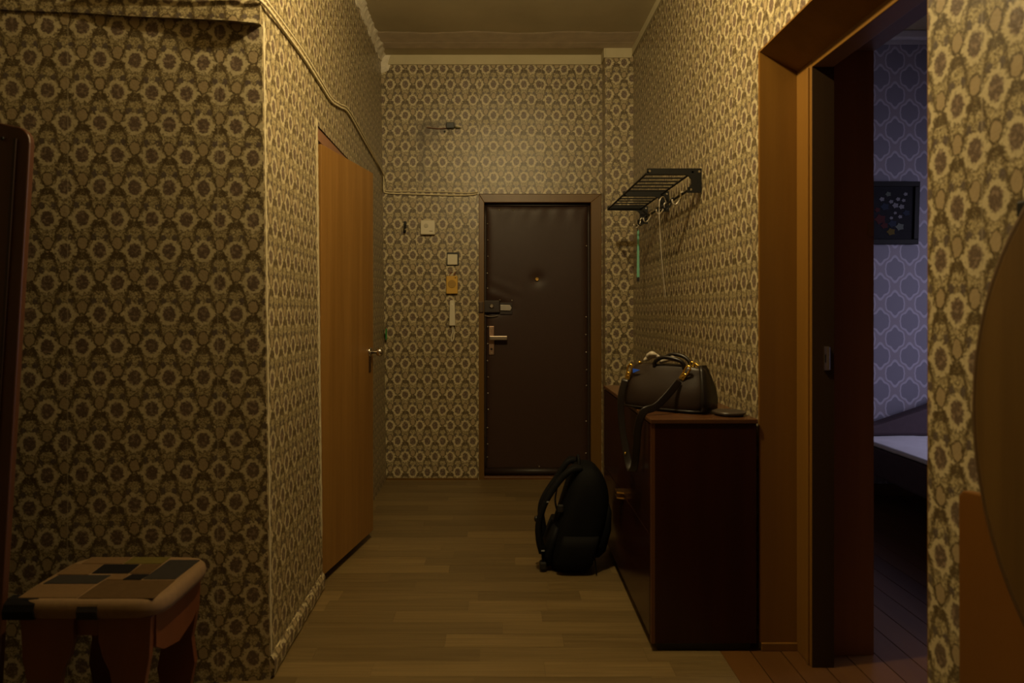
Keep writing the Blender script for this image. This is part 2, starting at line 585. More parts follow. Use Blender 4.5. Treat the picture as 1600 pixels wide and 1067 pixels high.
SOFA = simple('dark_upholstery', (0.055, 0.032, 0.042), 0.8, var=0.2, scale=30, bump=0.2)
FRAMEB = simple('black_frame', (0.006, 0.005, 0.005), 0.5, spec=0.15)
PAINT = simple('painting_ground', (0.012, 0.012, 0.015), 0.7, var=0.5, scale=14, spec=0.1)
GLASS, gb2, gt2 = new_mat('window_glass')
gb2.inputs['Roughness'].default_value = 0.02
tr = gt2.node('ShaderNodeBsdfTransparent')
mx = gt2.node('ShaderNodeMixShader')
mx.inputs[0].default_value = 0.08
gt2.t.links.new(tr.outputs[0], mx.inputs[1])
gt2.t.links.new(gb2.outputs[0], mx.inputs[2])
gt2.t.links.new(mx.outputs[0], gt2.t.nodes['Material Output'].inputs['Surface'])

# ================================================================== SETTING
H = 3.22            # ceiling height
BY = 5.18           # entry wall
RX = 0.99           # right wall face
LEAN = 0.012


def lx(y, z):
    """x of the slightly skewed, slightly leaning left wall"""
    return -0.80 - (y - 2.38) * 0.0205 - LEAN * z


# ---- floor: lino with a plank print, each plank a piece
floor = MB().box(-2.6, 0.835, -1.6, BY + 0.6, -0.06, -0.004).build('floor', SUBFLOOR)
struct(floor, 'brown wood-look plank floor of the corridor', 'floor')
pm = MB()
e = 0.0006
pm.add([(0, 0, 0), (1, 0, 0), (1, 1, 0), (0, 1, 0), (0, 0, -0.003), (1, 0, -0.003), (1, 1, -0.003), (0, 1, -0.003)],
       [(0, 1, 2, 3), (0, 4, 5, 1), (1, 5, 6, 2), (2, 6, 7, 3), (3, 7, 4, 0)])
plank0 = pm.build('plank', PLANK, floor, fixn=False)
pmesh = plank0.data
first = True
PW = 0.105
y = 0.30
rows = 0
while y < BY + 0.14:
    xl = -2.55 if y < 2.2 else -0.97
    xr = 0.835 if y < BY - 0.02 else 0.80
    x = xl - rnd.uniform(0, 0.9)
    y1 = min(y + PW, BY + 0.16)
    while x < xr:
        L = rnd.choice((0.34, 0.46, 0.62, 0.80))
        a, bb = max(x, xl), min(x + L, xr)
        if bb - a > 0.04:
            p = plank0 if first else bpy.data.objects.new('plank', pmesh)
            if not first:
                COL.objects.link(p)
                p.parent = floor
            first = False
            p.location = (a + e / 2, y + e / 2, 0)
            p.scale = (bb - a - e, y1 - y - e, 1)
        x += L
    y += PW
    rows += 1

# painted floorboards of the doorway and side room
rf = MB().box(0.835, 4.9, -1.6, BY, -0.06, -0.006).build('floor_side_room', SUBFLOOR)
struct(rf, 'dark orange-brown painted floorboards of doorway and side room', 'floor')
bx0 = 0.836
i = 0
while bx0 < 4.6:
    bw = 0.115
    ya, yb = (0.3, 2.62) if bx0 < 1.40 else (0.05, 4.74)
    if bx0 < 0.98:
        yb = 3.9
    bdp = MB().box(bx0, bx0 + bw - 0.004, ya, yb, -0.004, 0.0).build('board', BOARD, rf)
    bx0 += bw

# ---- ceiling
ceiling = MB().box(-2.7, 4.9, -1.7, BY + 0.2, H, H + 0.1).build('ceiling', CEIL)
struct(ceiling, 'yellowed uneven painted ceiling', 'ceiling')
# rough plaster patch band near the entry wall
pb = MB()
nx = 48
top, bot = [], []
for k in range(nx + 1):
    x = -0.90 + (RX + 0.90) * k / nx
    top.append((x, 4.76 + 0.03 * mnoise.noise((x * 3, 0, 0)) + 0.015 * mnoise.noise((x * 14, 2, 0)), H - 0.0015))
    bot.append((x, 5.03 + 0.02 * mnoise.noise((x * 4, 5, 0)) - 0.01 * mnoise.noise((x * 15, 7, 0)), H - 0.0015))
pb.add(top + bot, [(k, k + 1, nx + 2 + k, nx + 1 + k) for k in range(nx)])
o = nx + 1
pb.add([(p[0], p[1] - 0.030, H + 0.001) for p in top] + top, [(k, k + 1, nx + 2 + k, nx + 1 + k) for k in range(nx)])
pb.add([(p[0], p[1] + 0.030, H + 0.001) for p in bot] + bot, [(k, k + 1, nx + 2 + k, nx + 1 + k) for k in range(nx)])
o = pb.build('plaster_patch', PATCH, ceiling, smooth=False)
o['label'] = 'rough greyish plaster band across the ceiling'
# crack ridge in the patch
MB().tube([(x, 4.93 + 0.012 * mnoise.noise((x * 5, 9, 0)), H + 0.001) for x in [-0.88 + 1.86 * k / 40 for k in range(41)]],
          [0.003 + 0.002 * abs(mnoise.noise((k * 0.7, 3, 0))) for k in range(41)], 6).build('crack_ridge', PATCH, ceiling)

# ---- entry wall with the door opening
DX0, DX1, DZ = -0.155, 0.777, 2.17
TH = 0.35
wb = MB()
wb.box(-1.2, DX0, BY, BY + TH, 0, H)
wb.box(DX1, 1.45, BY, BY + TH, 0, H)
wb.box(DX0, DX1, BY, BY + TH, DZ, H)
wall_back = wb.build('wall_back', WP_BACK)
struct(wall_back, 'papered end wall of the corridor round the entrance door', 'wall')
bxp = MB().box(0.782, RX + 0.02, 5.04, BY + 0.001, 0, H).build('pipe_box', WP_BACK, wall_back)
bxp['label'] = 'papered pipe box in the right corner'
# painted strips under the ceiling
tr1 = MB().box(-0.90, 0.782, BY - 0.012, BY, H - 0.072, H).build('trim_1', CORNICE)
struct(tr1, 'pale painted strip along the top of the end wall', 'trim')
MB().box(0.784, RX - 0.012, 5.04 - 0.010, 5.05, H - 0.072, H).build('box_strip', CORNICE, tr1)
MB().box(0.7715, 0.783, 5.0305, BY - 0.012, H - 0.0715, H).build('box_strip', CORNICE, tr1)
tr2 = MB().box(RX - 0.012, RX, -1.5, 5.04, H - 0.055, H).build('trim_2', CORNICE)
struct(tr2, 'pale painted strip along the top of the right wall', 'trim')
# dark gap line at the floor
bs = MB().box(-0.86, DX0 - 0.005, BY - 0.006, BY, 0.0, 0.014).build('baseboard_back', ENTRY)
struct(bs, 'thin brown strip at the foot of the end wall', 'baseboard')

# ---- left: the wall block whose front faces the camera and whose side lines the corridor
wl_ = MB()
C0b, C0t = Vector((lx(2.38, 0), 2.38, 0)), Vector((lx(2.38, H), 2.38, H))
LYf = 2.38 - 1.9 * 0.097
wl_.add([(-2.7, LYf, 0), C0b, C0t, (-2.7, LYf, H)], [(0, 1, 2, 3)])
wl_.add([(-2.7, LYf, 0), C0b, (lx(3.1, 0) - 0.03, 3.1, 0), (-2.7, 3.1, 0), (-2.7, LYf, H), C0t, (lx(3.1, H) - 0.03, 3.1, H), (-2.7, 3.1, H)],
        [(4, 5, 6, 7), (0, 3, 2, 1), (2, 3, 7, 6)])
wall_left = wl_.build('wall_left', WP_LEFT, fixn=False)
struct(wall_left, 'dim flower-papered wall facing the camera on the left', 'wall')

OY0, OY1, OZ = 3.16, 3.985, 2.145        # opening of the bathroom door
ws = MB()


def sidequad(y0, y1, z0, z1):
    n = max(1, int((y1 - y0) / 0.12))
    mz = max(1, int((z1 - z0) / 0.2))
    vs = []
    for j in range(mz + 1):
        for i in range(n + 1):
            yy = y0 + (y1 - y0) * i / n
            zz = z0 + (z1 - z0) * j / mz
            vs.append((lx(yy, zz), yy, zz))
    ws.add(vs, [(j * (n + 1) + i, j * (n + 1) + i + 1, (j + 1) * (n + 1) + i + 1, (j + 1) * (n + 1) + i) for j in range(mz) for i in range(n)])


sidequad(2.38, OY0, 0, H)
sidequad(OY0, OY1, OZ, H)
sidequad(OY1, BY + 0.01, 0, H)
# returns of the opening
ws.add([(lx(OY0, 0), OY0, 0), (-1.05, OY0, 0), (-1.05, OY0, OZ), (lx(OY0, OZ), OY0, OZ)], [(0, 1, 2, 3)])
ws.add([(lx(OY1, 0), OY1, 0), (-1.05, OY1, 0), (-1.05, OY1, OZ), (lx(OY1, OZ), OY1, OZ)], [(3, 2, 1, 0)])
wall_left_side = ws.build('wall_left_side', WP_SIDE, fixn=False)
struct(wall_left_side, 'flower-papered left wall of the corridor above and beside the wooden door', 'wall')
sk = []
for k in range(14):
    yy = 2.385 + (3.15 - 2.385) * k / 13
    q = 0.004 * mnoise.noise((yy * 9, 0, 0))
    sk.append([(lx(yy, 0) - 0.004, yy, 0.012), (lx(yy, 0) + 0.012 + q, yy, 0.012), (lx(yy, 0) + 0.013 + q, yy, 0.060 + q), (lx(yy, 0) + 0.004, yy, 0.078 + q), (lx(yy, 0) - 0.006, yy, 0.082)])
MB().loft(sk).build('papered_skirting', WP_SIDE, wall_left_side)
# small dark room behind the wooden door
hb = MB()
hb.box(-1.9, -1.05, 3.05, 3.16, 0, H)
hb.box(-1.9, -1.05, OY1, 4.1, 0, H)
hb.box(-2.0, -1.9, 3.0, 4.2, 0, H)
hb.box(-1.9, -1.0, 4.1, BY + 0.3, 0, H)  # unseen solid fill, added to keep stray light out
hb.box(-1.9, -0.96, 3.05, 4.1, 2.2, H)  # unseen block added over the door to stop a light leak
struct(hb.build('wall_bathroom', DARKWALL), 'dark walls and added light-blocking fill behind the half-open wooden door', 'wall')


def jag(name, parent, pathf, n, w0, w1, nrm, mat, seed, label=None):
    """ragged strip along a path; w0, w1 widths on either side; nrm outward offset"""
    a, b_ = [], []
    for k in range(n + 1):
        p, side = pathf(k / n)
        a.append(Vector(p) + Vector(side) * (w0 * (0.55 + 0.9 * abs(mnoise.noise((k * 0.61, seed, 0))))) + Vector(nrm) * 0.003)
        b_.append(Vector(p) - Vector(side) * (w1 * (0.45 + 1.1 * abs(mnoise.noise((k * 0.83, seed + 5, 0))))) + Vector(nrm) * 0.003)
    c = [Vector(p) - Vector(nrm) * 0.006 for p in a]
    d = [Vector(p) - Vector(nrm) * 0.006 for p in b_]
    mb = MB().add(a + b_ + c + d, [(k, k + 1, n + 2 + k, n + 1 + k) for k in range(n)] +
                  [(k, k + 1, 2 * n + 3 + k, 2 * n + 2 + k) for k in range(n)] +
                  [(n + 1 + k, n + 2 + k, 3 * n + 4 + k, 3 * n + 3 + k) for k in range(n)])
    o = mb.build(name, mat, parent)
    if label:
        o['label'] = label
    return o


EDGE_LIGHT = simple('lit_paper_edge', (0.52, 0.45, 0.29), 0.7, var=0.35, scale=40, bump=0.3)  # pale strip colour: lamp highlight on the wall edges painted in
jag('lit_edge', wall_left_side, lambda t: ((lx(2.392, 0.08 + 2.22 * t) + 0.0005, 2.392, 0.08 + 2.22 * t), (0, 1, 0)), 90, 0.010, 0.012, (1, 0, 0), EDGE_LIGHT, 1.0,
    'pale paper strip painted as the lit highlight on the wall corner')
jag('lit_edge', wall_left_side, lambda t: ((lx(OY0 - 0.02, 0.25 + 1.92 * t) + 0.0005, OY0 - 0.02, 0.25 + 1.92 * t), (0, 1, 0)), 80, 0.016, 0.014, (1, 0, 0), EDGE_LIGHT, 3.0,
    'pale paper strip painted as the lit edge beside the wooden door')
# lumpy plaster where left wall meets ceiling
pl = MB()
ringz = []
for k in range(70):
    yy = 3.2 + (5.16 - 3.2) * k / 69
    a = 0.034 + 0.034 * abs(mnoise.noise((yy * 9, 1, 0))) + 0.012 * abs(mnoise.noise((yy * 31, 1, 0)))
    c = 0.045 + 0.05 * abs(mnoise.noise((yy * 7, 4, 0))) + 0.014 * abs(mnoise.noise((yy * 27, 8, 0)))
    x0 = lx(yy, H)
    ringz.append([(x0 - 0.004, yy, H + 0.002), (x0 + a, yy, H + 0.001), (x0 + a * 0.7, yy, H - 0.010), (x0 + 0.011, yy, H - c * 0.6),
                  (x0 + 0.008, yy, H - c), (x0 - 0.002, yy, H - c - 0.004)])
o = pl.loft(ringz).build('plaster_edge', PLASTER, ceiling)
o['label'] = 'crumbling white plaster along the left ceiling edge'
o = MB().loft([[(-0.90, 5.165, H - 0.003), (-0.84 + 0.01, 5.165, H - 0.003), (-0.855, 5.165, H - 0.10), (-0.895, 5.165, H - 0.12)],
               [(-0.91, 5.178, H - 0.002), (-0.80, 5.178, H - 0.002), (-0.84, 5.178, H - 0.115), (-0.905, 5.178, H - 0.14)]]).build('plaster_lump', PLASTER, ceiling)
# bulging strip of wallpaper high on the left wall, overhanging its lower edge
ov = MB()
rr = []
dirx = Vector((1, 0.097, 0)).normalized()
nn_ = Vector((0.097, -1, 0)).normalized()
for k in range(46):
    s = k / 45
    xx = -2.0 + (lx(2.38, 2.30) + 2.0) * s
    base = Vector((xx, 2.38 + (xx - lx(2.38, 0)) * 0.097, 0))
    zz = 2.30 + 0.012 * mnoise.noise((xx * 3, 0, 3)) - 0.02 * s * s
    dpt = (0.004 + 0.030 * max(0, s - 0.45) / 0.55) * (0.8 + 0.4 * mnoise.noise((xx * 6, 2, 1)))
    rr.append([tuple(base + nn_ * 0.001 + Vector((0, 0, H))), tuple(base + nn_ * (0.003) + Vector((0, 0, 2.40))),
               tuple(base + nn_ * (dpt * 0.8) + Vector((0, 0, zz + 0.03))), tuple(base + nn_ * dpt + Vector((0, 0, zz))),
               tuple(base - nn_ * 0.004 + Vector((0, 0, zz + 0.004))), tuple(base - nn_ * 0.004 + Vector((0, 0, H)))])
o = ov.loft(rr).build('paper_bulge', WP_LEFT, wall_left)
o['label'] = 'bulging overhang of wallpaper high on the wall'

# ---- right wall with the doorway
RY0, RY1, RZ = 1.576, 2.585, 2.266
RT = 1.395
wr = MB()
wr.box(RX, RT, RY1 + 0.012, BY + 0.1, 0, H)
wr.box(RX, RT, -1.6, RY0, 0, H)
wr.box(RX, RT, RY0, RY1 + 0.012, RZ + 0.003, H)
wall_right = wr.build('wall_right', WP_RIGHT)
struct(wall_right, 'flower-papered right wall of the corridor with the open doorway', 'wall')

# doorway lining
dw = thing('door_3', (RX, 2.1, 0), 'varnished brown wooden doorway lining in the right wall', 'doorway', None, 'structure')
org = (RX, 2.1, 0)
# far reveal (faces the camera)
MB().prism([(RX - 0.004, RY1, 0.03), (1.135, RY1, 0.03), (1.135, RY1, 2.19), (RX - 0.004, RY1, RZ)], (0, 0.014, 0)).build('reveal_board', TRIMW, dw, org)
# foot block
MB().box(RX + 0.002, 1.13, RY1 - 0.006, RY1 + 0.01, 0, 0.03).build('foot_block', TRIMW, dw, org, bevel=0.002)
# sloping soffit
MB().prism([(RX - 0.004, 1.55, RZ), (1.135, 1.55, 2.188), (1.135, 1.55, 2.215), (RX - 0.004, 1.55, RZ + 0.006)], (0, RY1 + 0.014 - 1.55, 0)).build('soffit', TRIMW, dw, org)
# near reveal, hidden from the photo's side
MB().box(RX + 0.006, 1.14, RY0 - 0.002, RY0 + 0.012, 0, 2.2).build('reveal_board', TRIMW, dw, org)
# frame
MB().box(1.127, 1.205, 2.463, RY1 + 0.01, 0, 2.19).build('frame_stile', TRIMW, dw, org, bevel=0.004)
MB().box(1.120, 1.128, 2.478, 2.488, 0, 2.17).build('frame_bead', TRIMW, dw, org, bevel=0.002)
MB().box(1.127, 1.205, RY0, RY0 + 0.07, 0, 2.19).build('frame_stile', TRIMW, dw, org, bevel=0.004)
MB().box(1.1275, 1.2045, RY0 + 0.07, 2.463, 2.165, 2.26).build('frame_head', TRIMW, dw, org, bevel=0.003)
MB().box(1.1285, 1.207, 2.4605, 2.4632, 0, 2.186).build('shaded_face', REBATE_SHADE, dw, org)  # thin sheet on the stile's near side, its shade put into the darker colour
# inner reveal towards the room
MB().box(1.205, RT + 0.004, 2.55, RY1 + 0.012, 0, 2.27).build('inner_reveal', REVEAL, dw, org)
MB().box(1.205, RT + 0.004, RY0, 2.55, 2.256, 2.27).build('inner_soffit', TRIMD, dw, org)
MB().box(1.205, RT + 0.004, RY0 - 0.002, RY0 + 0.04, 0, 2.256).build('inner_reveal', REVEAL, dw, org)
MB().box(1.205, 1.222, 2.518, 2.551, 0, 2.256).build('stop_bead', TRIMD, dw, org)
# strike plate
sp = MB().box(1.170, 1.188, 2.456, 2.462, 1.072, 1.158).build('strike_plate', STEEL, dw, org, bevel=0.001)
MB().box(1.172, 1.176, 2.4552, 2.4562, 1.10, 1.13).build('bolt_hole', BLACKP, sp, org)
MB().box(1.183, 1.189, 2.449, 2.458, 1.074, 1.156).build('strike_lip', CHROME, sp, org, bevel=0.001)
MB().box(1.375, 1.396, 2.544, 2.552, 1.565, 1.615).build('hinge_patch', TRIMW, dw, org)

# ---- side room
rw = MB()
rw.box(RT, 4.75, 4.75, 4.9, 0, H)
wrb = rw.build('wall_room_back', WP_ROOM)
struct(wrb, 'grey side-room wall papered with pale ogee outlines', 'wall')
MB().box(RT, 4.6, 4.735, 4.751, 0, 0.08).build('skirting', TRIMD, wrb)
MB().box(RT, 4.6, 4.70, 4.751, H - 0.06, H).build('cornice', simple('room_cornice', (0.5, 0.48, 0.5), 0.8), wrb, bevel=0.012)
MB().box(RT, 4.6, 4.742, 4.751, H - 0.085, H - 0.06).build('cornice_bead', simple('room_cornice_bead', (0.40, 0.38, 0.40), 0.8), wrb)
rr_ = MB()
WY0, WY1, WZ0, WZ1 = 2.4, 4.0, 0.85, 2.15
rr_.box(4.6, 4.75, 0, WY0, 0, H); rr_.box(4.6, 4.75, WY1, 4.76, 0, H)
rr_.box(4.6, 4.75, WY0, WY1, 0, WZ0); rr_.box(4.6, 4.75, WY0, WY1, WZ1, H)
struct(rr_.build('wall_room_right', WP_ROOM), 'grey papered window wall of the side room', 'wall')
struct(MB().box(RT, 4.75, -0.1, 0.0, 0, H).build('wall_room_front', WP_ROOM), 'grey papered near wall of the side room', 'wall')
wn = thing('window_1', (4.66, 3.2, WZ0), 'white framed window lighting the side room', 'window', None, 'structure')
wo = (4.66, 3.2, WZ0)
fr = MB()
fr.box(4.63, 4.69, WY0, WY0 + 0.06, WZ0, WZ1); fr.box(4.63, 4.69, WY1 - 0.06, WY1, WZ0, WZ1)
fr.box(4.63, 4.69, WY0 + .06, WY1 - .06, WZ0, WZ0 + 0.06); fr.box(4.63, 4.69, WY0 + .06, WY1 - .06, WZ1 - 0.06, WZ1)
fr.box(4.635, 4.685, 3.17, 3.23, WZ0 + 0.06, WZ1 - 0.06)
fr.build('window_frame', WHITEP, wn, wo)
MB().box(4.658, 4.662, WY0 + 0.06, 3.17, WZ0 + 0.06, WZ1 - 0.06).build('pane', GLASS, wn, wo)
MB().box(4.658, 4.662, 3.23, WY1 - 0.06, WZ0 + 0.06, WZ1 - 0.06).build('pane', GLASS, wn, wo)

# ---- hall behind the camera
struct(MB().box(-2.7, 1.4, -1.7, -1.6, 0, H).build('wall_hall_rear', WP_LEFT), 'papered wall of the hall behind the camera', 'wall')
struct(MB().box(-2.7, -2.6, -1.6, 2.3, 0, H).build('wall_hall_left', WP_SIDE), 'papered far-left wall of the hall outside the picture', 'wall')

# ================================================================== ENTRANCE DOOR
d1 = thing('door_1', (0.31, 5.33, 0), 'brown quilted leatherette entrance door in its varnished frame', 'door', None, 'structure')
org = (0.31, 5.33, 0)
SH = 0.085
y0, y1 = BY + 0.004 + SH, BY + 0.07 + SH
MB().prism([(0.697, y0, 0), (DX1, y0, 0), (DX1, y0, DZ), (0.697, y0, 2.106)], (0, 0.07, 0)).build('frame_stile', ENTRY, d1, org, bevel=0.003)
MB().prism([(-0.114, y0, 0), (DX0, y0, 0), (DX0, y0, DZ), (-0.114, y0, 2.106)], (0, 0.07, 0)).build('frame_stile', ENTRY, d1, org, bevel=0.003)
MB().prism([(-0.114, y0, 2.106), (0.697, y0, 2.106), (DX1, y0, DZ), (DX0, y0, DZ)], (0, 0.07, 0)).build('frame_head', ENTRY, d1, org, bevel=0.003)
MB().box(DX0, DX1, BY + 0.006 + SH, 5.44, -0.003, 0.022).build('threshold', TRIMD, d1, org, bevel=0.004)
MB().box(-0.155, 0.777, 5.42, 5.45, 0, DZ).build('backing', BLACKP, d1, org)
d1.location.y -= SH
# padded leaf
LX0, LX1, LZ0, LZ1 = -0.112, 0.695, 0.024, 2.104
NXg, NZg = 44, 96
vs = []
for j in range(NZg + 1):
    for i in range(NXg + 1):
        x = LX0 + (LX1 - LX0) * i / NXg
        z = LZ0 + (LZ1 - LZ0) * j / NZg
        de = min(x - LX0, LX1 - x, z - LZ0, LZ1 - z)
        puff = 0.022 * min(1, de / 0.05) ** 0.5
        puff += 0.0035 * mnoise.noise((x * 3.2, z * 1.6, 0.3)) * min(1, de / 0.08)
        # gathers at top and at the lock side
        puff += 0.003 * math.sin(x * 46 + 2 * mnoise.noise((x * 4, z * 3, 0))) * max(0, 1 - (LZ1 - z) / 0.17)
        puff += 0.004 * math.sin(z * 60 + x * 25) * max(0, 1 - abs(z - 1.40) / 0.16) * max(0, 1 - (x - LX0) / 0.32)
        dp = math.hypot(x - 0.295, z - 1.525)
        puff -= 0.012 * math.exp(-(dp / 0.045) ** 2)
        puff -= 0.014 * math.exp(-(((x + 0.03) / 0.10) ** 2 + ((z - 1.315) / 0.055) ** 2))
        vs.append((x, 5.345 - puff, z))
leafm = MB().add(vs, [(j * (NXg + 1) + i, j * (NXg + 1) + i + 1, (j + 1) * (NXg + 1) + i + 1, (j + 1) * (NXg + 1) + i) for j in range(NZg) for i in range(NXg)])
leaf = leafm.build('padded_leaf', LEATHER, d1, org, smooth=True, fixn=False)
# rolled border
for nm, pth in (('border_roll', [(LX0 + 0.006, 5.335, LZ0 + 0.02), (LX0 + 0.004, 5.333, 1.0), (LX0 + 0.006, 5.335, LZ1 - 0.01)]),
                ('border_roll', [(LX1 - 0.008, 5.335, LZ0 + 0.02), (LX1 - 0.006, 5.333, 1.0), (LX1 - 0.008, 5.335, LZ1 - 0.01)]),
                ('border_roll', [(LX0, 5.333, LZ1 - 0.008), (0.3, 5.331, LZ1 - 0.012), (LX1, 5.333, LZ1 - 0.008)])):
    MB().tube(spline(pth, 10), 0.013, 10).build(nm, LEATHER2, leaf, org, smooth=True)
MB().tube([(LX0, 5.322, 0.052), (LX1, 5.322, 0.052)], 0.028, 12).build('bottom_roll', LEATHER2, leaf, org, smooth=True)
tk = MB().lathe((0, 0, 0), [(0.0062, 0), (0.006, 0.0015), (0.004, 0.0036), (0.0008, 0.0046)], (0, -1, 0), 8).build('tack', TACK, leaf, smooth=True)
tkm = tk.data
spots = [(-0.088, z) for z in (1.95, 1.825, 1.70, 1.57, 1.455, 1.16, 1.03, 0.90, 0.775, 0.65, 0.525, 0.385, 0.26, 0.16)]
spots += [(0.668, z) for z in (1.78, 1.235, 1.10, 0.965, 0.83, 0.71, 0.435, 0.19)]
spots += [(0.0, 2.055), (0.108, 2.055), (0.005, 1.365), (0.10, 1.362), (0.31, 0.088)]
for i, (x, z) in enumerate(spots):
    q = tk if i == 0 else bpy.data.objects.new('tack', tkm)
    if i:
        COL.objects.link(q)
        q.parent = leaf
    q.location = (x - org[0] + rnd.uniform(-.003, .003), 5.3245 - org[1], z - org[2])
# upper lock: dark case, keeper on the frame, pale bolt knob
MB().box(-0.118, 0.005, 5.296, 5.330, 1.268, 1.362).build('lock_case', LEATHER2, d1, org, bevel=0.006)
MB().box(-0.156, -0.120, 5.255, 5.275, 1.270, 1.352).build('lock_keeper', simple('keeper_metal', (0.10, 0.07, 0.05), 0.4, 0.8), d1, org, bevel=0.004)
MB().lathe((-0.058, 5.297, 1.318), [(0.017, 0), (0.017, 0.008), (0.011, 0.012)], (0, -1, 0), 16).build('lock_cylinder', STEEL, d1, org)
MB().prism([(0.008, 5.30, 1.285), (0.085, 5.30, 1.283), (0.096, 5.30, 1.305), (0.082, 5.30, 1.326), (0.008, 5.30, 1.328)], (0, 0.016, 0)).build('bolt_plate', simple('pale_metal', (0.62, 0.58, 0.54), 0.3, 0.9), d1, org, bevel=0.002)
MB().box(0.005, 0.100, 5.314, 5.328, 1.255, 1.345).build('lock_base', LEATHER2, d1, org, bevel=0.002)
MB().tube(spline([(-0.11, 5.312, 1.245), (-0.06, 5.309, 1.239), (-0.01, 5.31, 1.246)], 6), 0.005, 6).build('chain_bar', STEEL, d1, org)
# handle set
MB().box(-0.081, -0.038, 5.312, 5.326, 0.945, 1.165).build('handle_plate', COPPER, d1, org, bevel=0.004)
MB().lathe((-0.06, 5.314, 1.075), [(0.014, 0), (0.014, 0.012), (0.010, 0.014), (0.010, 0.045)], (0, -1, 0), 16).build('handle_neck', STEEL, d1, org)
MB().box(-0.075, 0.062, 5.255, 5.276, 1.060, 1.092).build('handle_lever', STEEL, d1, org, bevel=0.005)
MB().lathe((-0.0595, 5.313, 0.990), [(0.009, 0), (0.009, 0.004), (0.007, 0.006)], (0, -1, 0), 14).build('keyhole', LEATHER2, d1, org)
MB().lathe((-0.0595, 5.313, 1.147), [(0.006, 0), (0.005, 0.003)], (0, -1, 0), 10).build('screw', TACK, d1, org)
MB().lathe((-0.0595, 5.313, 0.960), [(0.006, 0), (0.005, 0.003)], (0, -1, 0), 10).build('screw', TACK, d1, org)
ph = MB().lathe((0.290, 5.345 - 0.017, 1.525), [(0.015, 0), (0.015, 0.008), (0.012, 0.011), (0.007, 0.011), (0.006, 0.006)], (0, -1, 0), 20).build('peephole', BRASS, d1, org, smooth=False)

# ================================================================== BATHROOM DOOR
d2 = thing('door_2', (-0.872, 3.27, 0), 'orange-brown veneered wooden door standing slightly open on the left', 'door', None, 'structure')
hinge = Vector((-0.826, 3.170, 0))
ang = math.radians(9.6)
dirv = Vector((math.sin(ang), math.cos(ang), 0))
nrmv = Vector((math.cos(ang), -math.sin(ang), 0))
LWd = 0.69
org = (-0.872, 3.27, 0)


def dl(a, t, z):
    return hinge + dirv * a + nrmv * t + Vector((0, 0, z))


MB().prism([dl(0, 0, 0.047), dl(LWd, 0, 0.047), dl(LWd, 0, 2.06), dl(0, 0, 2.06)], -nrmv * 0.038).build('leaf', DOORW, d2, org, bevel=0.002)
hd = MB().lathe(dl(LWd - 0.055, 0.0, 1.055), [(0.026, 0), (0.026, 0.006), (0.020, 0.010)], nrmv, 20).build('handle_rose', CHROME, d2, org, smooth=True)
MB().lathe(dl(LWd - 0.055, 0.008, 1.055), [(0.010, 0), (0.010, 0.03), (0.018, 0.036), (0.024, 0.045), (0.024, 0.058), (0.016, 0.066), (0.004, 0.068)], nrmv, 20).build('handle_knob', CHROME, hd, org, smooth=True)
MB().prism([dl(LWd - 0.070, 0.001, 0.945), dl(LWd - 0.044, 0.001, 0.945), dl(LWd - 0.044, 0.001, 1.03), dl(LWd - 0.070, 0.001, 1.03)], nrmv * 0.003).build('lock_plate', simple('dark_plate', (0.10, 0.055, 0.025), 0.4, 0.7), d2, org)
# frame in the opening
xr0 = lx(OY0, 0)
MB().box(-0.97, -0.885, OY0 + 0.002, OY0 + 0.10, 0, OZ).build('frame_stile', TRIMD, d2, org)
MB().box(-0.95, -0.862, OY1 - 0.05, OY1 - 0.001, 0, OZ).build('frame_stile', DOORW, d2, org)
MB().prism([(lx(OY0, OZ) - 0.006, OY0, 2.085), (lx(OY1, OZ) - 0.004, OY1, 2.085), (lx(OY1, OZ) - 0.004, OY1, OZ + 0.001), (lx(OY0, OZ) - 0.006, OY0, OZ + 0.001)], (-0.09, 0, 0)).build('frame_head', simple('pinkish_paint', (0.24, 0.12, 0.065), 0.6), d2, org)
MB().box(-0.95, -0.855, OY0, OY1, 0.0, 0.012).build('threshold', TRIMD, d2, org)
# small black doorstop on the wall beyond the leaf
ds = thing('door_stop', (-0.846, 4.22, 0.02), 'small black doorstop on the wall behind the wooden door', 'door stop')
MB().box(-0.870, -0.838, 4.19, 4.25, 0.02, 0.105).build('stop_body', BLACKP, ds, (-0.846, 4.22, 0.02), bevel=0.006)
MB().lathe((-0.838, 4.22, 0.03), [(0.016, 0), (0.016, 0.015), (0.01, 0.02)], (1, 0, 0), 12).build('rubber_tip', BLACKP, ds, (-0.846, 4.22, 0.02))

# ================================================================== THINGS ON THE END WALL
FY = BY - 0.001


def px(x, y, s=206.0):
    """point on the end wall plane (metres) from its measured position"""
    return ((x - 780) / s, EYE + (484 - y) / s)


# door chime
x, z = px(669, 356)
ch = thing('door_chime', (x, FY, z - 0.055), 'square cream door chime with round button high on end wall', 'door chime')
og = (x, FY, z - 0.055)
MB().box(x - 0.055, x + 0.055, FY - 0.035, FY, z - 0.054, z + 0.054).build('case', WHITEP, ch, og, bevel=0.006)
MB().lathe((x - 0.012, FY - 0.034, z + 0.012), [(0.017, 0), (0.017, 0.002), (0.013, 0.003)], (0, -1, 0), 20).build('speaker_disc', simple('chime_disc', (0.42, 0.38, 0.28), 0.5), ch, og)
MB().box(x + 0.012, x + 0.038, FY - 0.0362, FY - 0.034, z - 0.032, z - 0.026).build('maker_mark', GREYP, ch, og)
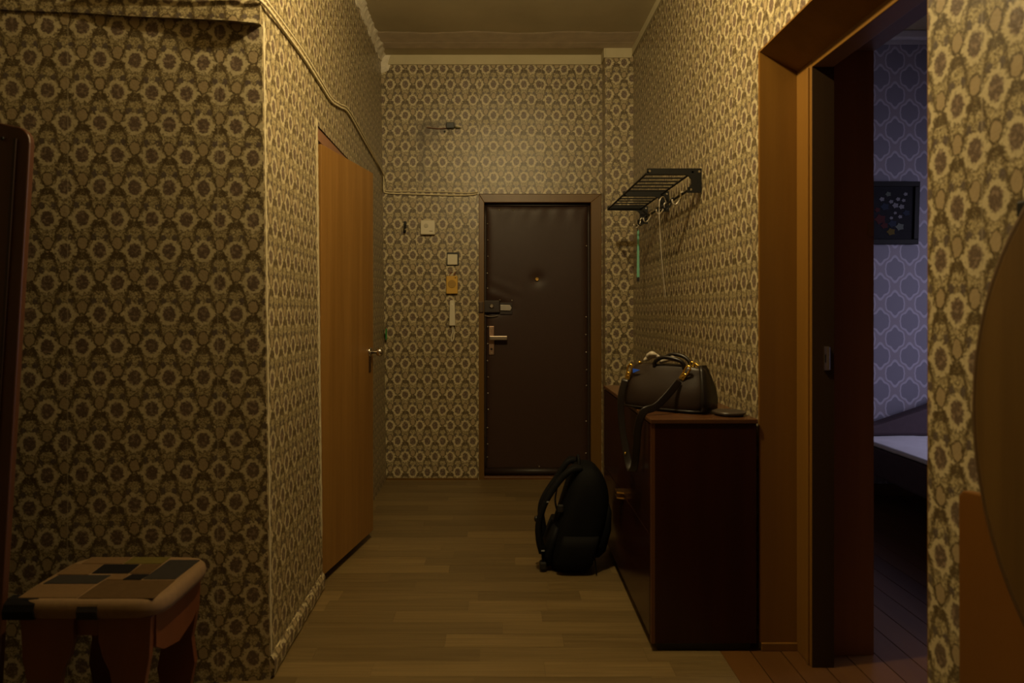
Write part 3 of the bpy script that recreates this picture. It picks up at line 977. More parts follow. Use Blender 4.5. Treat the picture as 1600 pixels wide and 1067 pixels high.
# black hook
x, z = px(633, 356)
hk = thing('wall_hook', (x, FY, z - 0.05), 'small black wall hook left of the cream door chime', 'hook')
og = (x, FY, z - 0.05)
MB().box(x - 0.010, x + 0.010, FY - 0.006, FY, z - 0.005, z + 0.05).build('plate', BLACKM, hk, og, bevel=0.002)
MB().tube(spline([(x, FY - 0.004, z + 0.02), (x - 0.004, FY - 0.02, z - 0.01), (x - 0.004, FY - 0.03, z - 0.03), (x + 0.004, FY - 0.036, z - 0.04), (x + 0.008, FY - 0.042, z - 0.022)], 6), 0.006, 8).build('hook_arm', BLACKM, hk, og, smooth=True)
# switch in a dark frame
x, z = px(707.5, 405)
sw = thing('light_switch', (x, FY, z - 0.05), 'square cream switch in a dark frame above yellow intercom', 'switch')
og = (x, FY, z - 0.05)
MB().box(x - 0.046, x + 0.046, FY - 0.006, FY, z - 0.048, z + 0.052).build('dark_frame', BLACKP, sw, og, bevel=0.002)
MB().box(x - 0.040, x + 0.036, FY - 0.022, FY - 0.005, z - 0.043, z + 0.036).build('rocker', WHITEP, sw, og, bevel=0.004)
# yellow intercom speaker box
x, z = px(706.5, 445)
ic = thing('intercom_box', (x, FY, z - 0.07), 'yellow plastic intercom box with round speaker grille', 'intercom')
og = (x, FY, z - 0.07)
MB().box(x - 0.043, x + 0.043, FY - 0.030, FY, z - 0.068, z + 0.066).build('case', YELLOWP, ic, og, bevel=0.005)
gr = MB().lathe((x, FY - 0.0295, z + 0.006), [(0.031, 0), (0.031, 0.002), (0.029, 0.003)], (0, -1, 0), 28).build('grille', simple('yellow_grille', (0.40, 0.235, 0.03), 0.5), ic, og)
gh = MB().lathe((0, 0, 0), [(0.0026, 0), (0.0026, 0.0006)], (0, -1, 0), 6).build('grille_hole', YELLOWD, gr)
ghm = gh.data
k = 0
for i in range(-3, 4):
    for j in range(-3, 4):
        if i * i + j * j <= 10:
            q = gh if k == 0 else bpy.data.objects.new('grille_hole', ghm)
            if k:
                COL.objects.link(q); q.parent = gr
            q.location = (i * 0.0085, -0.0325, z + 0.006 + j * 0.0085 - og[2])
            k += 1
MB().lathe((x + 0.026, FY - 0.029, z + 0.052), [(0.006, 0), (0.005, 0.003)], (0, -1, 0), 12).build('button', YELLOWD, ic, og)
for dx in (-0.02, 0.012):
    MB().tube(spline([(x + dx, FY - 0.008, z + 0.062), (x + dx + 0.006, FY - 0.02, z + 0.085), (x + dx + 0.016, FY - 0.006, z + 0.095)], 5), 0.0028, 6).build('lead_wire', simple('red_wire', (0.25, 0.07, 0.03), 0.5), ic, og)
# handset
x, z = px(707, 489)
hs = thing('intercom_handset', (x, FY, z - 0.2), 'slim cream intercom handset hanging under the yellow box', 'handset')
og = (x, FY, z - 0.2)
hp = [(x - 0.022, 0, z - 0.095), (x + 0.024, 0, z - 0.095), (x + 0.019, 0, z + 0.090), (x + 0.012, 0, z + 0.097), (x - 0.012, 0, z + 0.097), (x - 0.019, 0, z + 0.090)]
MB().prism([(p[0], FY - 0.042, p[2]) for p in hp], (0, 0.042, 0)).build('handset_body', WHITEP, hs, og, bevel=0.007)
MB().box(x - 0.006, x + 0.006, FY - 0.046, FY - 0.040, z + 0.055, z + 0.075).build('hook_button', simple('bright_plastic', (0.72, 0.68, 0.56), 0.35), hs, og, bevel=0.002)
MB().tube(spline([(x + 0.002, FY - 0.02, z - 0.09), (x + 0.012, FY - 0.012, z - 0.13), (x + 0.010, FY - 0.010, z - 0.19), (x - 0.004, FY - 0.01, z - 0.215),
                  (x - 0.010, FY - 0.012, z - 0.18), (x + 0.002, FY - 0.012, z - 0.14), (x - 0.004, FY - 0.012, z - 0.10)], 8), 0.004, 7).build('cord', WHITEP, hs, og, smooth=True)
# leftover wiring box high on the wall
x, z = px(704, 198)
jb = thing('wire_stub', (x, FY, z - 0.03), 'dark electrical wire stub sticking out high on end wall', 'wire stub')
og = (x, FY, z - 0.03)
MB().box(x - 0.030, x + 0.030, FY - 0.035, FY, z - 0.018, z + 0.026).build('terminal_block', simple('dark_block', (0.045, 0.05, 0.055), 0.5), jb, og, bevel=0.005)
MB().tube(spline([(x - 0.025, FY - 0.012, z - 0.012), (x - 0.08, FY - 0.010, z - 0.016), (x - 0.15, FY - 0.008, z - 0.010), (x - 0.18, FY - 0.004, z - 0.006)], 6), 0.004, 6).build('wire', simple('brown_wire', (0.16, 0.07, 0.035), 0.5), jb, og)
MB().tube(spline([(x + 0.028, FY - 0.012, z - 0.004), (x + 0.05, FY - 0.02, z - 0.010), (x + 0.085, FY - 0.012, z - 0.012)], 5), [0.006] * 6 + [0.005] * 3 + [0.002] * 2, 6).build('wire', simple('green_wire', (0.10, 0.09, 0.03), 0.5), jb, og)
MB().lathe((x - 0.045, FY, z - 0.036), [(0.009, 0), (0.007, 0.006)], (0, -1, 0), 10).build('nail_head', BLACKM, jb, og)
# green tape at the corner
x, z = px(602.5, 521)
gt_ = MB().prism([(-0.852, 5.12, z - 0.045), (-0.852, 5.165, z - 0.04), (-0.852, 5.168, z + 0.04), (-0.852, 5.118, z + 0.035)], (0.004, 0, 0)).build('green_tape', GREEN, None, (-0.852, 5.14, z))
tag(gt_, 'small green plastic tag in the left corner of end wall', 'tag')

# cables: along the left walls, then across to the door
path = []
for xx in (-1.34, -1.15, -1.0, -0.90):
    path.append((xx, 2.38 + (xx + 0.80) * 0.097 - 0.022, 2.372 - 0.02 * (xx + 1.34)))
path += [(lx(2.36, 2.44) - 0.01, 2.350, 2.362), (lx(2.40, 2.34) + 0.012, 2.392, 2.352)]
for (yy, zz) in ((2.6, 2.36), (2.9, 2.36), (3.2, 2.345), (3.42, 2.335), (3.62, 2.365), (3.85, 2.40), (4.3, 2.37), (4.8, 2.34), (5.10, 2.318)):
    path.append((lx(yy, zz) + 0.008, yy, zz))
path += [(lx(5.16, 2.30) + 0.012, 5.160, 2.27), (-0.874, 5.168, 2.20), (-0.850, 5.170, 2.175), (-0.70, 5.170, 2.168), (-0.45, 5.170, 2.160), (-0.25, 5.170, 2.158), (-0.165, 5.170, 2.168)]
cb = MB().tube(spline(path, 6), 0.0056, 8).build('wall_cable', CABLE, None, (-0.85, 4.2, 2.35), smooth=True)
tag(cb, 'cream cable running along the left wall and over to the entrance door', 'cable')
path2 = [(p[0] + 0.002, p[1] - 0.002, p[2] + 0.019 + 0.004 * math.sin(i)) for i, p in enumerate(path[5:13])]
path2 += [(lx(5.15, 2.33) + 0.016, 5.152, 2.30), (-0.866, 5.163, 2.215), (-0.845, 5.172, 2.19), (-0.68, 5.172, 2.188), (-0.45, 5.172, 2.184), (-0.25, 5.172, 2.176), (-0.16, 5.172, 2.182)]
cb2 = MB().tube(spline(path2, 6), 0.0042, 7).build('wall_cable', CABLE, None, (-0.85, 4.2, 2.36), smooth=True)
tag(cb2, 'thinner upper cream cable beside the main cable on the left wall', 'cable')

# ================================================================== COAT RACK
rk = thing('coat_rack', (RX, 3.94, 1.86), 'black metal wall rack with wire shelf and hooks on right wall', 'coat rack')
og = (RX, 3.94, 1.86)
ZT = 1.975
for yb in (3.335, 3.98, 4.545):
    pts = [(RX, ZT + 0.006), (0.722, ZT + 0.006), (0.722, ZT - 0.022), (0.905, ZT - 0.024), (0.925, ZT - 0.030), (0.938, ZT - 0.045), (0.940, ZT - 0.066),
           (0.932, ZT - 0.082), (0.922, ZT - 0.086), (0.922, ZT - 0.112), (RX, ZT - 0.112)]
    br = MB().prism([(p[0], yb, p[1]) for p in pts], (0, 0.012, 0)).build('bracket', BLACKM, rk, og)
    for (sx, sz) in ((0.735, ZT - 0.008), (0.977, ZT - 0.010), (0.937, ZT - 0.098)):
        MB().lathe((sx, yb, sz), [(0.0065, 0), (0.005, 0.003)], (0, -1, 0), 10).build('screw', TACK, br, og)
for xx in (0.728, 0.945):
    MB().tube([(xx, 3.335, ZT - 0.012), (xx, 4.55, ZT - 0.012)], 0.0055, 8).build('side_rail', BLACKM, rk, og)
yy = 3.42
while yy < 4.53:
    if abs(yy - 3.98) > 0.03:
        MB().tube([(0.728, yy, ZT - 0.008), (0.945, yy, ZT - 0.008)], 0.0042, 6).build('shelf_wire', BLACKM, rk, og)
    yy += 0.092
MB().tube([(0.932, 3.335, ZT - 0.096), (0.932, 4.55, ZT - 0.096)], 0.006, 8).build('hook_rail', BLACKM, rk, og)


def s_hook(yh, sc=1.0, mat=WIRE, par=rk, nm='hook'):
    zb = ZT - 0.096
    p = [(0.940, yh, zb - 0.004), (0.934, yh, zb + 0.009), (0.924, yh, zb + 0.004), (0.921, yh, zb - 0.02), (0.905, yh - 0.01, zb - 0.045 * sc), (0.893, yh - 0.01, zb - 0.055 * sc),
         (0.880, yh - 0.012, zb - 0.048 * sc), (0.876, yh - 0.012, zb - 0.03 * sc)]
    return MB().tube(spline(p, 6), 0.0042, 7).build(nm, mat, par, og, smooth=True)


for yh, mt in ((3.47, WIRE), (3.66, BLACKM), (3.82, WIRE), (4.16, WIRE), (4.32, BLACKM), (4.46, WIRE)):
    s_hook(yh, 1.0, mt)
# things hanging from it
shs = thing('shoe_horn', (0.90, 4.46, 1.47), 'thin teal plastic shoe horn hanging from far end of the rack', 'shoe horn')
MB().prism([(0.897, 4.45, 1.50), (0.915, 4.45, 1.50), (0.912, 4.45, 1.80), (0.909, 4.45, 1.815), (0.900, 4.45, 1.80)], (0, 0.006, 0)).build('strip', TEAL, shs, (0.90, 4.46, 1.47), bevel=0.001)
MB().tube(spline([(0.904, 4.453, 1.80), (0.900, 4.45, 1.83), (0.892, 4.448, 1.845)], 5), 0.003, 6).build('loop', BLACKP, shs, (0.90, 4.46, 1.47))
MB().box(0.899, 0.913, 4.448, 4.458, 1.475, 1.503).build('tip', BLACKP, shs, (0.90, 4.46, 1.47), bevel=0.002)
cd = thing('hanging_cord', (0.93, 3.82, 1.35), 'pale thin cord hanging from a hook of the rack', 'cord')
oc = (0.93, 3.82, 1.35)
MB().tube(spline([(0.935, 3.81, 1.875), (0.915, 3.79, 1.915), (0.893, 3.78, 1.905), (0.886, 3.78, 1.86), (0.889, 3.78, 1.75), (0.898, 3.78, 1.60), (0.908, 3.78, 1.48), (0.918, 3.785, 1.395), (0.925, 3.79, 1.355)], 8), 0.0030, 7).build('strand', WIRE, cd, oc, smooth=True)

# ================================================================== SHOE CABINET
cabx0, cabx1, caby0, caby1, cabz = 0.57, 0.972, 2.577, 3.73, 0.878
cab = thing('shoe_cabinet', (0.77, 3.14, 0), 'low dark mahogany cabinet with gold handles along right wall', 'cabinet')
og = (0.77, 3.14, 0)
MB().box(cabx0 + 0.018, cabx1, caby0, caby1, 0.03, cabz - 0.018).build('body', CABW, cab, og, bevel=0.002)
MB().box(cabx0, cabx1 + 0.004, caby0 - 0.004, caby1 + 0.004, cabz - 0.018, cabz).build('top_board', CABT, cab, og, bevel=0.003)
MB().box(cabx0 + 0.004, cabx0 + 0.018, caby0, caby0 + 0.016, 0.03, cabz - 0.018).build('edge_strip', CABE, cab, og)
MB().box(cabx0 + 0.03, cabx1 - 0.02, caby0 + 0.012, caby1 - 0.01, 0.0, 0.03).build('plinth', BLACKP, cab, og)
for nm, z0, z1, zh in (('lower_flap', 0.05, 0.436, 0.425), ('upper_flap', 0.440, cabz - 0.022, 0.449)):
    fp = MB().box(cabx0 + 0.002, cabx0 + 0.018, caby0 + 0.018, caby1 - 0.004, z0, z1).build(nm, CABW, cab, og, bevel=0.002)
    MB().prism([(cabx0 + 0.003, 3.13, zh - 0.004), (cabx0 - 0.030, 3.14, zh - 0.003), (cabx0 - 0.030, 3.20, zh - 0.003), (cabx0 + 0.003, 3.21, zh - 0.004)], (0, 0, 0.007)).build('handle', BRASS, fp, og, bevel=0.0015)

# ================================================================== HANDBAG
phi = math.radians(38)
bag = thing('handbag', (0.70, 2.835, cabz), 'dark brown leather handbag with gold clasps on the cabinet', 'handbag', rz=-phi)
secs = [(0.0, 0.172, 0.076, 0), (0.012, 0.182, 0.086, 0), (0.05, 0.184, 0.086, 0), (0.09, 0.179, 0.076, 0.002), (0.13, 0.170, 0.058, 0.004), (0.165, 0.160, 0.040, 0.006), (0.188, 0.152, 0.028, 0.008), (0.190, 0.138, 0.016, 0.008)]
rings = []
for (z, rx, ry, sh) in secs:
    r0 = superring(sh, 0, z, rx, ry, 40, 4.0)
    rings.append([(p[0], p[1] + 0.008 * mnoise.noise((p[0] * 14, z * 12, 1)), p[2] - (0.012 * (p[0] / 0.17) ** 2 if z > 0.15 else 0) + 0.006 * mnoise.noise((p[0] * 11, 3, z)) * (z > 0.05)) for p in r0])
body = MB().loft(rings).build('bag_body', BAGL, bag, smooth=True, subsurf=1)
gus = []
for (z, rx, ry, sh) in secs[1:-1]:
    gus.append([(rx * 0.93 + 0.001, -ry * 0.94, z), (rx * 1.0 + 0.006, -ry * 0.7, z), (rx + 0.004 - 0.010 * (z / 0.2), 0, z), (rx * 1.0 + 0.006, ry * 0.7, z), (rx * 0.93 + 0.001, ry * 0.94, z), (rx * 0.9, 0, z)])
MB().loft(gus).build('gusset', BAGD, bag, smooth=True)
# base piping
MB().tube([(p[0] * 1.01, p[1] * 1.03, 0.010) for p in superring(0, 0, 0, 0.178, 0.080, 40, 4.0)], 0.005, 6, close=True).build('piping', BAGD, bag, smooth=True)
# top handles
for sy, zt in ((-0.030, 0.216), (0.034, 0.224)):
    MB().tube(spline([(-0.045, sy, 0.175), (-0.040, sy * 1.1, 0.198), (-0.005, sy * 1.2, zt), (0.045, sy * 1.2, zt - 0.004), (0.078, sy * 1.1, 0.198), (0.084, sy, 0.172)], 8), 0.0085, 10).build('top_handle', BAGD, bag, smooth=True)
# pale lining or scarf showing at the open top
for k, (a, b_) in enumerate((((-0.11, 0.0, 0.196), (-0.040, 0.012, 0.214)), ((-0.10, 0.012, 0.206), (-0.045, -0.006, 0.222)), ((-0.03, -0.008, 0.196), (0.05, 0.004, 0.200)))):
    a, b_ = Vector(a), Vector(b_)
    mid_ = (a + b_) / 2 + Vector((0, 0.01 * (-1) ** k, 0.012))
    MB().tube(spline([a, mid_, b_], 6), [0.003, 0.007, 0.010, 0.012, 0.011, 0.010, 0.011, 0.012, 0.011, 0.010, 0.008, 0.006, 0.003], 8).build('scarf_fold', SILK, bag, smooth=True)
MB().lathe((-0.115, -0.012, 0.184), [(0.006, 0), (0.007, 0.01), (0.003, 0.014)], (-0.4, -0.5, 0.6), 10).build('zip_pull', GOLD, bag, smooth=True)
for k in range(4):
    cx = 0.105 + 0.012 * k
    MB().tube([(cx + 0.009 * math.cos(t), 0.0 + 0.004 * ((k % 2) * 2 - 1) * math.sin(t), 0.192 - 0.006 * k + 0.009 * math.sin(t)) for t in [2 * PI * i / 12 for i in range(12)]], 0.0026, 6, close=True).build('chain_ring', GOLD, bag, smooth=True)


def clasp(cx, cz, tilt, yoff):
    R = Matrix.Rotation(tilt, 3, 'Y')
    c = Vector((cx, yoff, cz))
    outer = []
    pts = [(-0.011, -0.034), (0.011, -0.034), (0.012, 0.022), (0.009, 0.030), (-0.009, 0.030), (-0.012, 0.022)]
    ring_ = MB()
    # elongated open link
    lp = [(-0.009, 0.0), (-0.009, 0.024), (-0.004, 0.031), (0.004, 0.031), (0.009, 0.024), (0.009, 0.0), (0.004, -0.006), (-0.004, -0.006)]
    cl_ = MB().tube([c + R @ Vector((p[0], -0.006, p[1])) for p in lp], 0.0042, 8, close=True).build('clasp', GOLD, bag, smooth=True)
    MB().prism([c + R @ Vector((p[0], -0.009, p[1])) for p in ((-0.011, -0.034), (0.011, -0.034), (0.011, -0.006), (-0.011, -0.006))], R @ Vector((0, 0.007, 0))).build('clasp_plate', GOLD, bag, bevel=0.0015)
    MB().lathe(c + R @ Vector((0, -0.009, -0.020)), [(0.0055, 0), (0.005, 0.002), (0.002, 0.003)], R @ Vector((0, -1, 0)), 12).build('rivet', BRASS, bag)


clasp(0.100, 0.160, math.radians(34), -0.050)
clasp(-0.148, 0.152, math.radians(14), -0.052)
MB().prism([(-0.130, -0.056, 0.165), (-0.098, -0.054, 0.161), (-0.128, -0.058, 0.147)], (0, -0.003, 0)).build('blue_flare', BLUE, bag)  # blue lens flare on the bag, put in as a coloured triangle
# long shoulder strap (hangs over the cabinet front)
inv = Matrix.Rotation(phi, 3, 'Z')


def w2b(p):
    return inv @ (Vector(p) - Vector((0.70, 2.835, cabz)))


wa, wb_ = (0.62, 0.0, -0.78), (0.85, -0.5, 0.0)
wd = [((0.7196, 2.728, cabz + 0.128), wa), ((0.672, 2.698, cabz + 0.082), wa), ((0.615, 2.672, cabz + 0.034), wa), ((0.562, 2.664, cabz + 0.012), (0.75, -0.2, -0.6)),
      ((0.543, 2.672, cabz - 0.05), wb_), ((0.541, 2.69, cabz - 0.13), wb_), ((0.539, 2.72, cabz - 0.205), wb_), ((0.536, 2.76, cabz - 0.24), wb_),
      ((0.530, 2.80, cabz - 0.215), wb_), ((0.520, 2.84, cabz - 0.13), wb_), ((0.512, 2.868, cabz - 0.03), wb_), ((0.514, 2.875, cabz + 0.05), wb_)]
st = [w2b(p) for p, q in wd] + [Vector((-0.162, -0.066, 0.118))]
us = [inv @ Vector(q) for p, q in wd] + [inv @ Vector((0.85, -0.5, 0))]
MB().tube(spline(st, 8), 0.01, 12, flat=(0.030, 0.005, spline(us, 8))).build('shoulder_strap', BAGD, bag, smooth=True)
MB().lathe(w2b((0.523, 2.815, cabz - 0.18)), [(0.006, 0), (0.006, 0.004), (0.003, 0.006)], (-1, 0, 0), 12).build('strap_stud', GOLD, bag)
# small flat dark dish lying on the cabinet behind the bag
dsh = MB().lathe((0.900, 2.672, cabz), [(0.050, 0), (0.062, 0.008), (0.064, 0.016), (0.060, 0.015), (0.048, 0.006)], (0, 0, 1), 28).build('small_dish', simple('dark_dish', (0.05, 0.038, 0.03), 0.3), None, (0.900, 2.672, cabz), smooth=True)
tag(dsh, 'flat dark dish lying beside the handbag on the cabinet', 'dish')

# ================================================================== BACKPACK
bp = thing('backpack', (0.36, 3.46, 0), 'black nylon backpack on the floor leaning against the cabinet', 'backpack')
og = (0.36, 3.46, 0)
secs = [  # z, x centre, half thickness, half width
    (0.004, 0.350, 0.085, 0.11), (0.02, 0.352, 0.108, 0.135), (0.08, 0.365, 0.122, 0.148), (0.16, 0.388, 0.128, 0.152), (0.24, 0.412, 0.130, 0.152), (0.32, 0.430, 0.122, 0.148),
    (0.40, 0.440, 0.105, 0.140), (0.46, 0.442, 0.084, 0.124), (0.50, 0.438, 0.060, 0.100), (0.522, 0.432, 0.030, 0.066)]
rings = []
for (z, cx, rx, ry) in secs:
    rings.append([(p[0] + 0.010 * mnoise.noise((p[1] * 9, z * 9, 2)), p[1] + 0.006 * mnoise.noise((p[0] * 12, z * 11, 5)), p[2]) for p in superring(cx, 3.46, z, rx, ry, 32, 3.2)])
MB().loft(rings).build('pack_body', PACK, bp, og, smooth=True, subsurf=1)
# front pocket, side pocket
rings = []
for (z, cx, rx, ry) in ((0.07, 0.475, 0.030, 0.10), (0.10, 0.492, 0.040, 0.118), (0.20, 0.522, 0.036, 0.118), (0.29, 0.536, 0.024, 0.112), (0.33, 0.535, 0.012, 0.09)):
    rings.append(superring(cx, 3.46, z, rx, ry, 24, 3.2))
MB().loft(rings).build('front_pocket', PACK, bp, og, smooth=True)
rings = []
for (z, cx, rx, ry) in ((0.03, 0.36, 0.075, 0.012), (0.06, 0.365, 0.090, 0.026), (0.14, 0.385, 0.092, 0.026), (0.19, 0.398, 0.088, 0.012)):
    rings.append(superring(cx, 3.312, z, rx, ry, 24, 2.8))
MB().loft(rings).build('side_pocket', PACK, bp, og, smooth=True)
# back padding
rings = []
for (z, cx, rx, ry) in ((0.03, 0.245, 0.018, 0.09), (0.08, 0.243, 0.030, 0.12), (0.15, 0.262, 0.028, 0.125), (0.22, 0.282, 0.018, 0.12)):
    rings.append(superring(cx, 3.46, z, rx, ry, 24, 3.0))
MB().loft(rings).build('hip_pad', PACK2, bp, og, smooth=True)
# shoulder straps
for yb, k in ((3.37, 0), (3.55, 1)):
    s = 0.03 * k
    pth = [(0.40, yb + 0.02, 0.505), (0.355, yb, 0.500), (0.30, yb, 0.45 - s), (0.235, yb - 0.005, 0.355 - s), (0.198 + s * 0.6, yb - 0.01, 0.255), (0.196 + s, yb - 0.01, 0.17), (0.212 + s, yb, 0.10)]
    sp_ = MB().tube(spline(pth, 8), 0.02, 14, flat=(0.055, 0.030, (0.25, 1, 0.1))).build('shoulder_strap', PACK2, bp, og, smooth=True)
    MB().tube(spline([(0.212 + s, yb, 0.105), (0.216 + s, yb, 0.06), (0.222, yb + 0.01, 0.025), (0.262, yb + 0.02, 0.03)], 6), 0.01, 10, flat=(0.03, 0.006, (0.2, 1, 0))).build('webbing', PACK2, bp, og, smooth=True)
    MB().box(0.199 + s, 0.233 + s, yb - 0.022, yb + 0.022, 0.012, 0.05).build('ladder_buckle', BLACKP, bp, og, bevel=0.007)
    if k == 0:
        MB().box(0.232, 0.243, yb - 0.034, yb - 0.030, 0.348, 0.354).build('reflective_loop', REFLECT, sp_, og)
        MB().box(0.206, 0.222, yb - 0.032, yb - 0.028, 0.108, 0.114).build('reflective_loop', REFLECT, sp_, og)
        MB().lathe((0.184, yb - 0.01, 0.262), [(0.010, -0.012), (0.013, 0), (0.010, 0.012)], (0, 0, 1), 10).build('strap_toggle', BLACKP, sp_, og, smooth=True)
MB().tube(spline([(0.285, 3.36, 0.415), (0.275, 3.35, 0.36), (0.285, 3.35, 0.31), (0.315, 3.355, 0.30)], 6), 0.006, 8, flat=(0.022, 0.006, (0.3, 1, 0))).build('load_strap', PACK2, bp, og, smooth=True)
MB().box(0.285, 0.315, 3.335, 3.357, 0.30, 0.335).build('side_buckle', BLACKP, bp, og, bevel=0.005)
MB().tube(spline([(0.40, 3.42, 0.51), (0.40, 3.44, 0.545), (0.40, 3.48, 0.545), (0.40, 3.50, 0.51)], 6), 0.008, 8).build('grab_handle', PACK2, bp, og, smooth=True)
MB().tube(spline([(0.462, 3.32, 0.10), (0.468, 3.315, 0.05), (0.472, 3.31, 0.008)], 6), 0.008, 8, flat=(0.018, 0.005, (0.3, 1, 0))).build('webbing_tail', PACK2, bp, og, smooth=True)

# ================================================================== STOOL
stx0, stx1, sty0, sty1, stz = -1.385, -0.945, 1.905, 2.265, 0.475
stl = thing('stool', (-1.165, 2.085, 0), 'wooden stool with patchwork cloth seat against the left wall', 'stool')
og = (-1.165, 2.085, 0)
cx, cy = (stx0 + stx1) / 2, (sty0 + sty1) / 2
hx, hy = (stx1 - stx0) / 2, (sty1 - sty0) / 2
rings = [superring(cx, cy, z, hx * a, hy * a, 48, 6.0) for (z, a) in ((stz - 0.050, 0.955), (stz - 0.046, 0.985), (stz - 0.03, 1.0), (stz - 0.012, 0.985), (stz - 0.002, 0.945), (stz, 0.90))]
seat = MB().loft(rings).build('seat', SEATB, stl, og, smooth=True)
# patches sewn on the seat: u across, v front to back (0..1), colour index
patches = [(0.10, 0.40, 0.79, 0.95, 0), (0.41, 0.69, 0.79, 0.95, 1), (0.705, 0.93, 0.44, 0.88, 3), (0.28, 0.54, 0.565, 0.775, 2), (0.55, 0.695, 0.565, 0.775, 4),
           (0.05, 0.27, 0.54, 0.78, 0), (0.07, 0.435, 0.345, 0.53, 3), (0.445, 0.56, 0.43, 0.55, 0), (0.57, 0.695, 0.43, 0.55, 2), (0.05, 0.43, 0.07, 0.33, 0), (0.445, 0.93, 0.06, 0.42, 4)]
for (u0, u1, v0, v1, ci) in patches:
    x0, x1 = stx0 + (stx1 - stx0) * u0, stx0 + (stx1 - stx0) * u1
    y0, y1 = sty0 + (sty1 - sty0) * v0, sty0 + (sty1 - sty0) * v1
    sk = 0.003 * rnd.uniform(-1, 1)
    MB().prism([(x0 + sk, y0, stz - 0.003), (x1 + sk, y0, stz - 0.003), (x1 - sk, y1, stz - 0.003), (x0 - sk, y1, stz - 0.003)], (0, 0, 0.0050)).build('patch', PT[ci], seat, og, bevel=0.0015)
# dark patches wrapped over the front edge
for (x0, x1, ci, dz) in ((stx0 - 0.002, stx0 + 0.085, 2, 0.0), (stx0 + 0.205, stx0 + 0.262, 3, 0.0)):
    prof = [(sty0 + 0.045, stz + 0.0015), (sty0 + 0.020, stz + 0.000), (sty0 + 0.004, stz - 0.010), (sty0 - 0.003, stz - 0.028), (sty0 - 0.001, stz - 0.050), (sty0 + 0.012, stz - 0.052), (sty0 + 0.03, stz - 0.02)]
    MB().prism([(x0, p[0], p[1]) for p in prof], (x1 - x0, 0, 0)).build('patch', PT[ci], seat, og)
# apron
MB().box(stx0 + 0.05, stx1 - 0.05, sty0 + 0.035, sty0 + 0.055, stz - 0.11, stz - 0.045).build('apron', STOOLW, stl, og)
MB().box(stx0 + 0.05, stx1 - 0.05, sty1 - 0.055, sty1 - 0.035, stz - 0.11, stz - 0.045).build('apron', STOOLW, stl, og)
# wavy slab legs, two slabs on each corner side
prof = [(0.000, 0.425), (0.150, 0.425), (0.150, 0.36), (0.138, 0.31), (0.118, 0.27), (0.112, 0.23), (0.124, 0.18), (0.136, 0.12), (0.122, 0.05), (0.118, 0.0), (0.02, 0.0), (0.028, 0.06), (0.012, 0.14), (0.022, 0.22), (0.006, 0.31)]
for (bx_, sgn, yy) in ((stx0 + 0.035, 1, sty0 + 0.018), (stx1 - 0.035, -1, sty0 + 0.018), (stx0 + 0.035, 1, sty1 - 0.040), (stx1 - 0.035, -1, sty1 - 0.040)):
    MB().prism([(bx_ + sgn * p[0], yy, p[1]) for p in prof], (0, 0.022, 0)).build('leg', STOOLW, stl, og, bevel=0.002)
for xx in (stx0 + 0.03, stx1 - 0.052):
    pr = [(sty0 + 0.04, 0.425), (sty1 - 0.04, 0.425), (sty1 - 0.04, 0.33), (sty1 - 0.09, 0.30), (cy, 0.28), (sty0 + 0.09, 0.30), (sty0 + 0.04, 0.33)]
    MB().prism([(xx, p[0], p[1]) for p in pr], (0.02, 0, 0)).build('side_rail', STOOLW, stl, og)

# ================================================================== DARK BOARD ON THE LEFT EDGE
lb = thing('wooden_panel', (-1.68, 2.0, 0), 'tall dark brown wooden board with rounded corner at left picture edge', 'board')
og = (-1.68, 2.0, 0)
prof = [(-2.25, 0.0), (-1.487, 0.0), (-1.47, 0.5), (-1.425, 1.80), (-1.424, 1.84)]
for k in range(7):
    t = PI / 2 * k / 6
    prof.append((-1.474 + 0.05 * math.cos(t), 1.845 + 0.05 * math.sin(t) + 0.0))
prof += [(-1.56, 1.915), (-2.25, 1.99)]
tilt = 0.10
pts = []
for (x, z) in prof:
    pts.append((x + 0.022, 1.98 + 0.06 * (z / 1.9), z - (0.055 if z > 1 else 0)))
MB().prism(pts, (0, 0.024, 0)).build('panel', PANELD, lb, og, bevel=0.004)
MB().prism([(-1.515, 1.976, 0.0), (-1.507, 1.976, 0.0), (-1.438, 2.031, 1.80), (-1.446, 2.031, 1.80)], (0, 0.01, 0)).build('edge_groove', simple('groove', (0.02, 0.008, 0.004), 0.5), lb, og)
MB().lathe((-1.480, 2.033, 1.80), [(0.006, 0), (0.005, 0.003)], (0, -1, 0), 10).build('screw', BLACKM, lb, og)

# ================================================================== RIGHT EDGE: orange panel and oval board
op = thing('table_base', (0.955, 1.1, 0), 'plain orange-brown varnished panel standing against right wall', 'panel')
og = (0.955, 1.1, 0)
prof = [(1.415, 0.0), (1.418, 0.905), (1.405, 0.918), (1.36, 0.924), (0.75, 0.93), (0.75, 0.0)]
MB().prism([(0.975, p[0], p[1]) for p in prof], (-0.022, 0, 0)).build('panel', ORANGE, op, og, bevel=0.004)
MB().box(0.953, 0.985, 0.76, 1.40, 0.0, 0.05).build('plinth', ORANGE, op, og)
ob = thing('oval_table_top', (0.93, 0.87, 0.58), 'dark oak oval table top upright at right picture edge', 'table top')
og = (0.93, 0.87, 0.58)
oval = []
for k in range(64):
    th = 2 * PI * k / 64
    c, s = math.cos(th), math.sin(th)
    oval.append((0.905, 0.845 + 0.455 * abs(c) ** 0.92 * (1 if c > 0 else -1), 1.105 + 0.50 * s))
MB().prism(oval, (0.028, 0, 0)).build('top_board', OAK, ob, og, bevel=0.004)
MB().tube([(p[0] + 0.014, 0.845 + (p[1] - 0.845) * 1.004, 1.105 + (p[2] - 1.105) * 1.004) for p in oval], 0.0145, 8, close=True).build('edge_band', OAKD, ob, og, smooth=True)
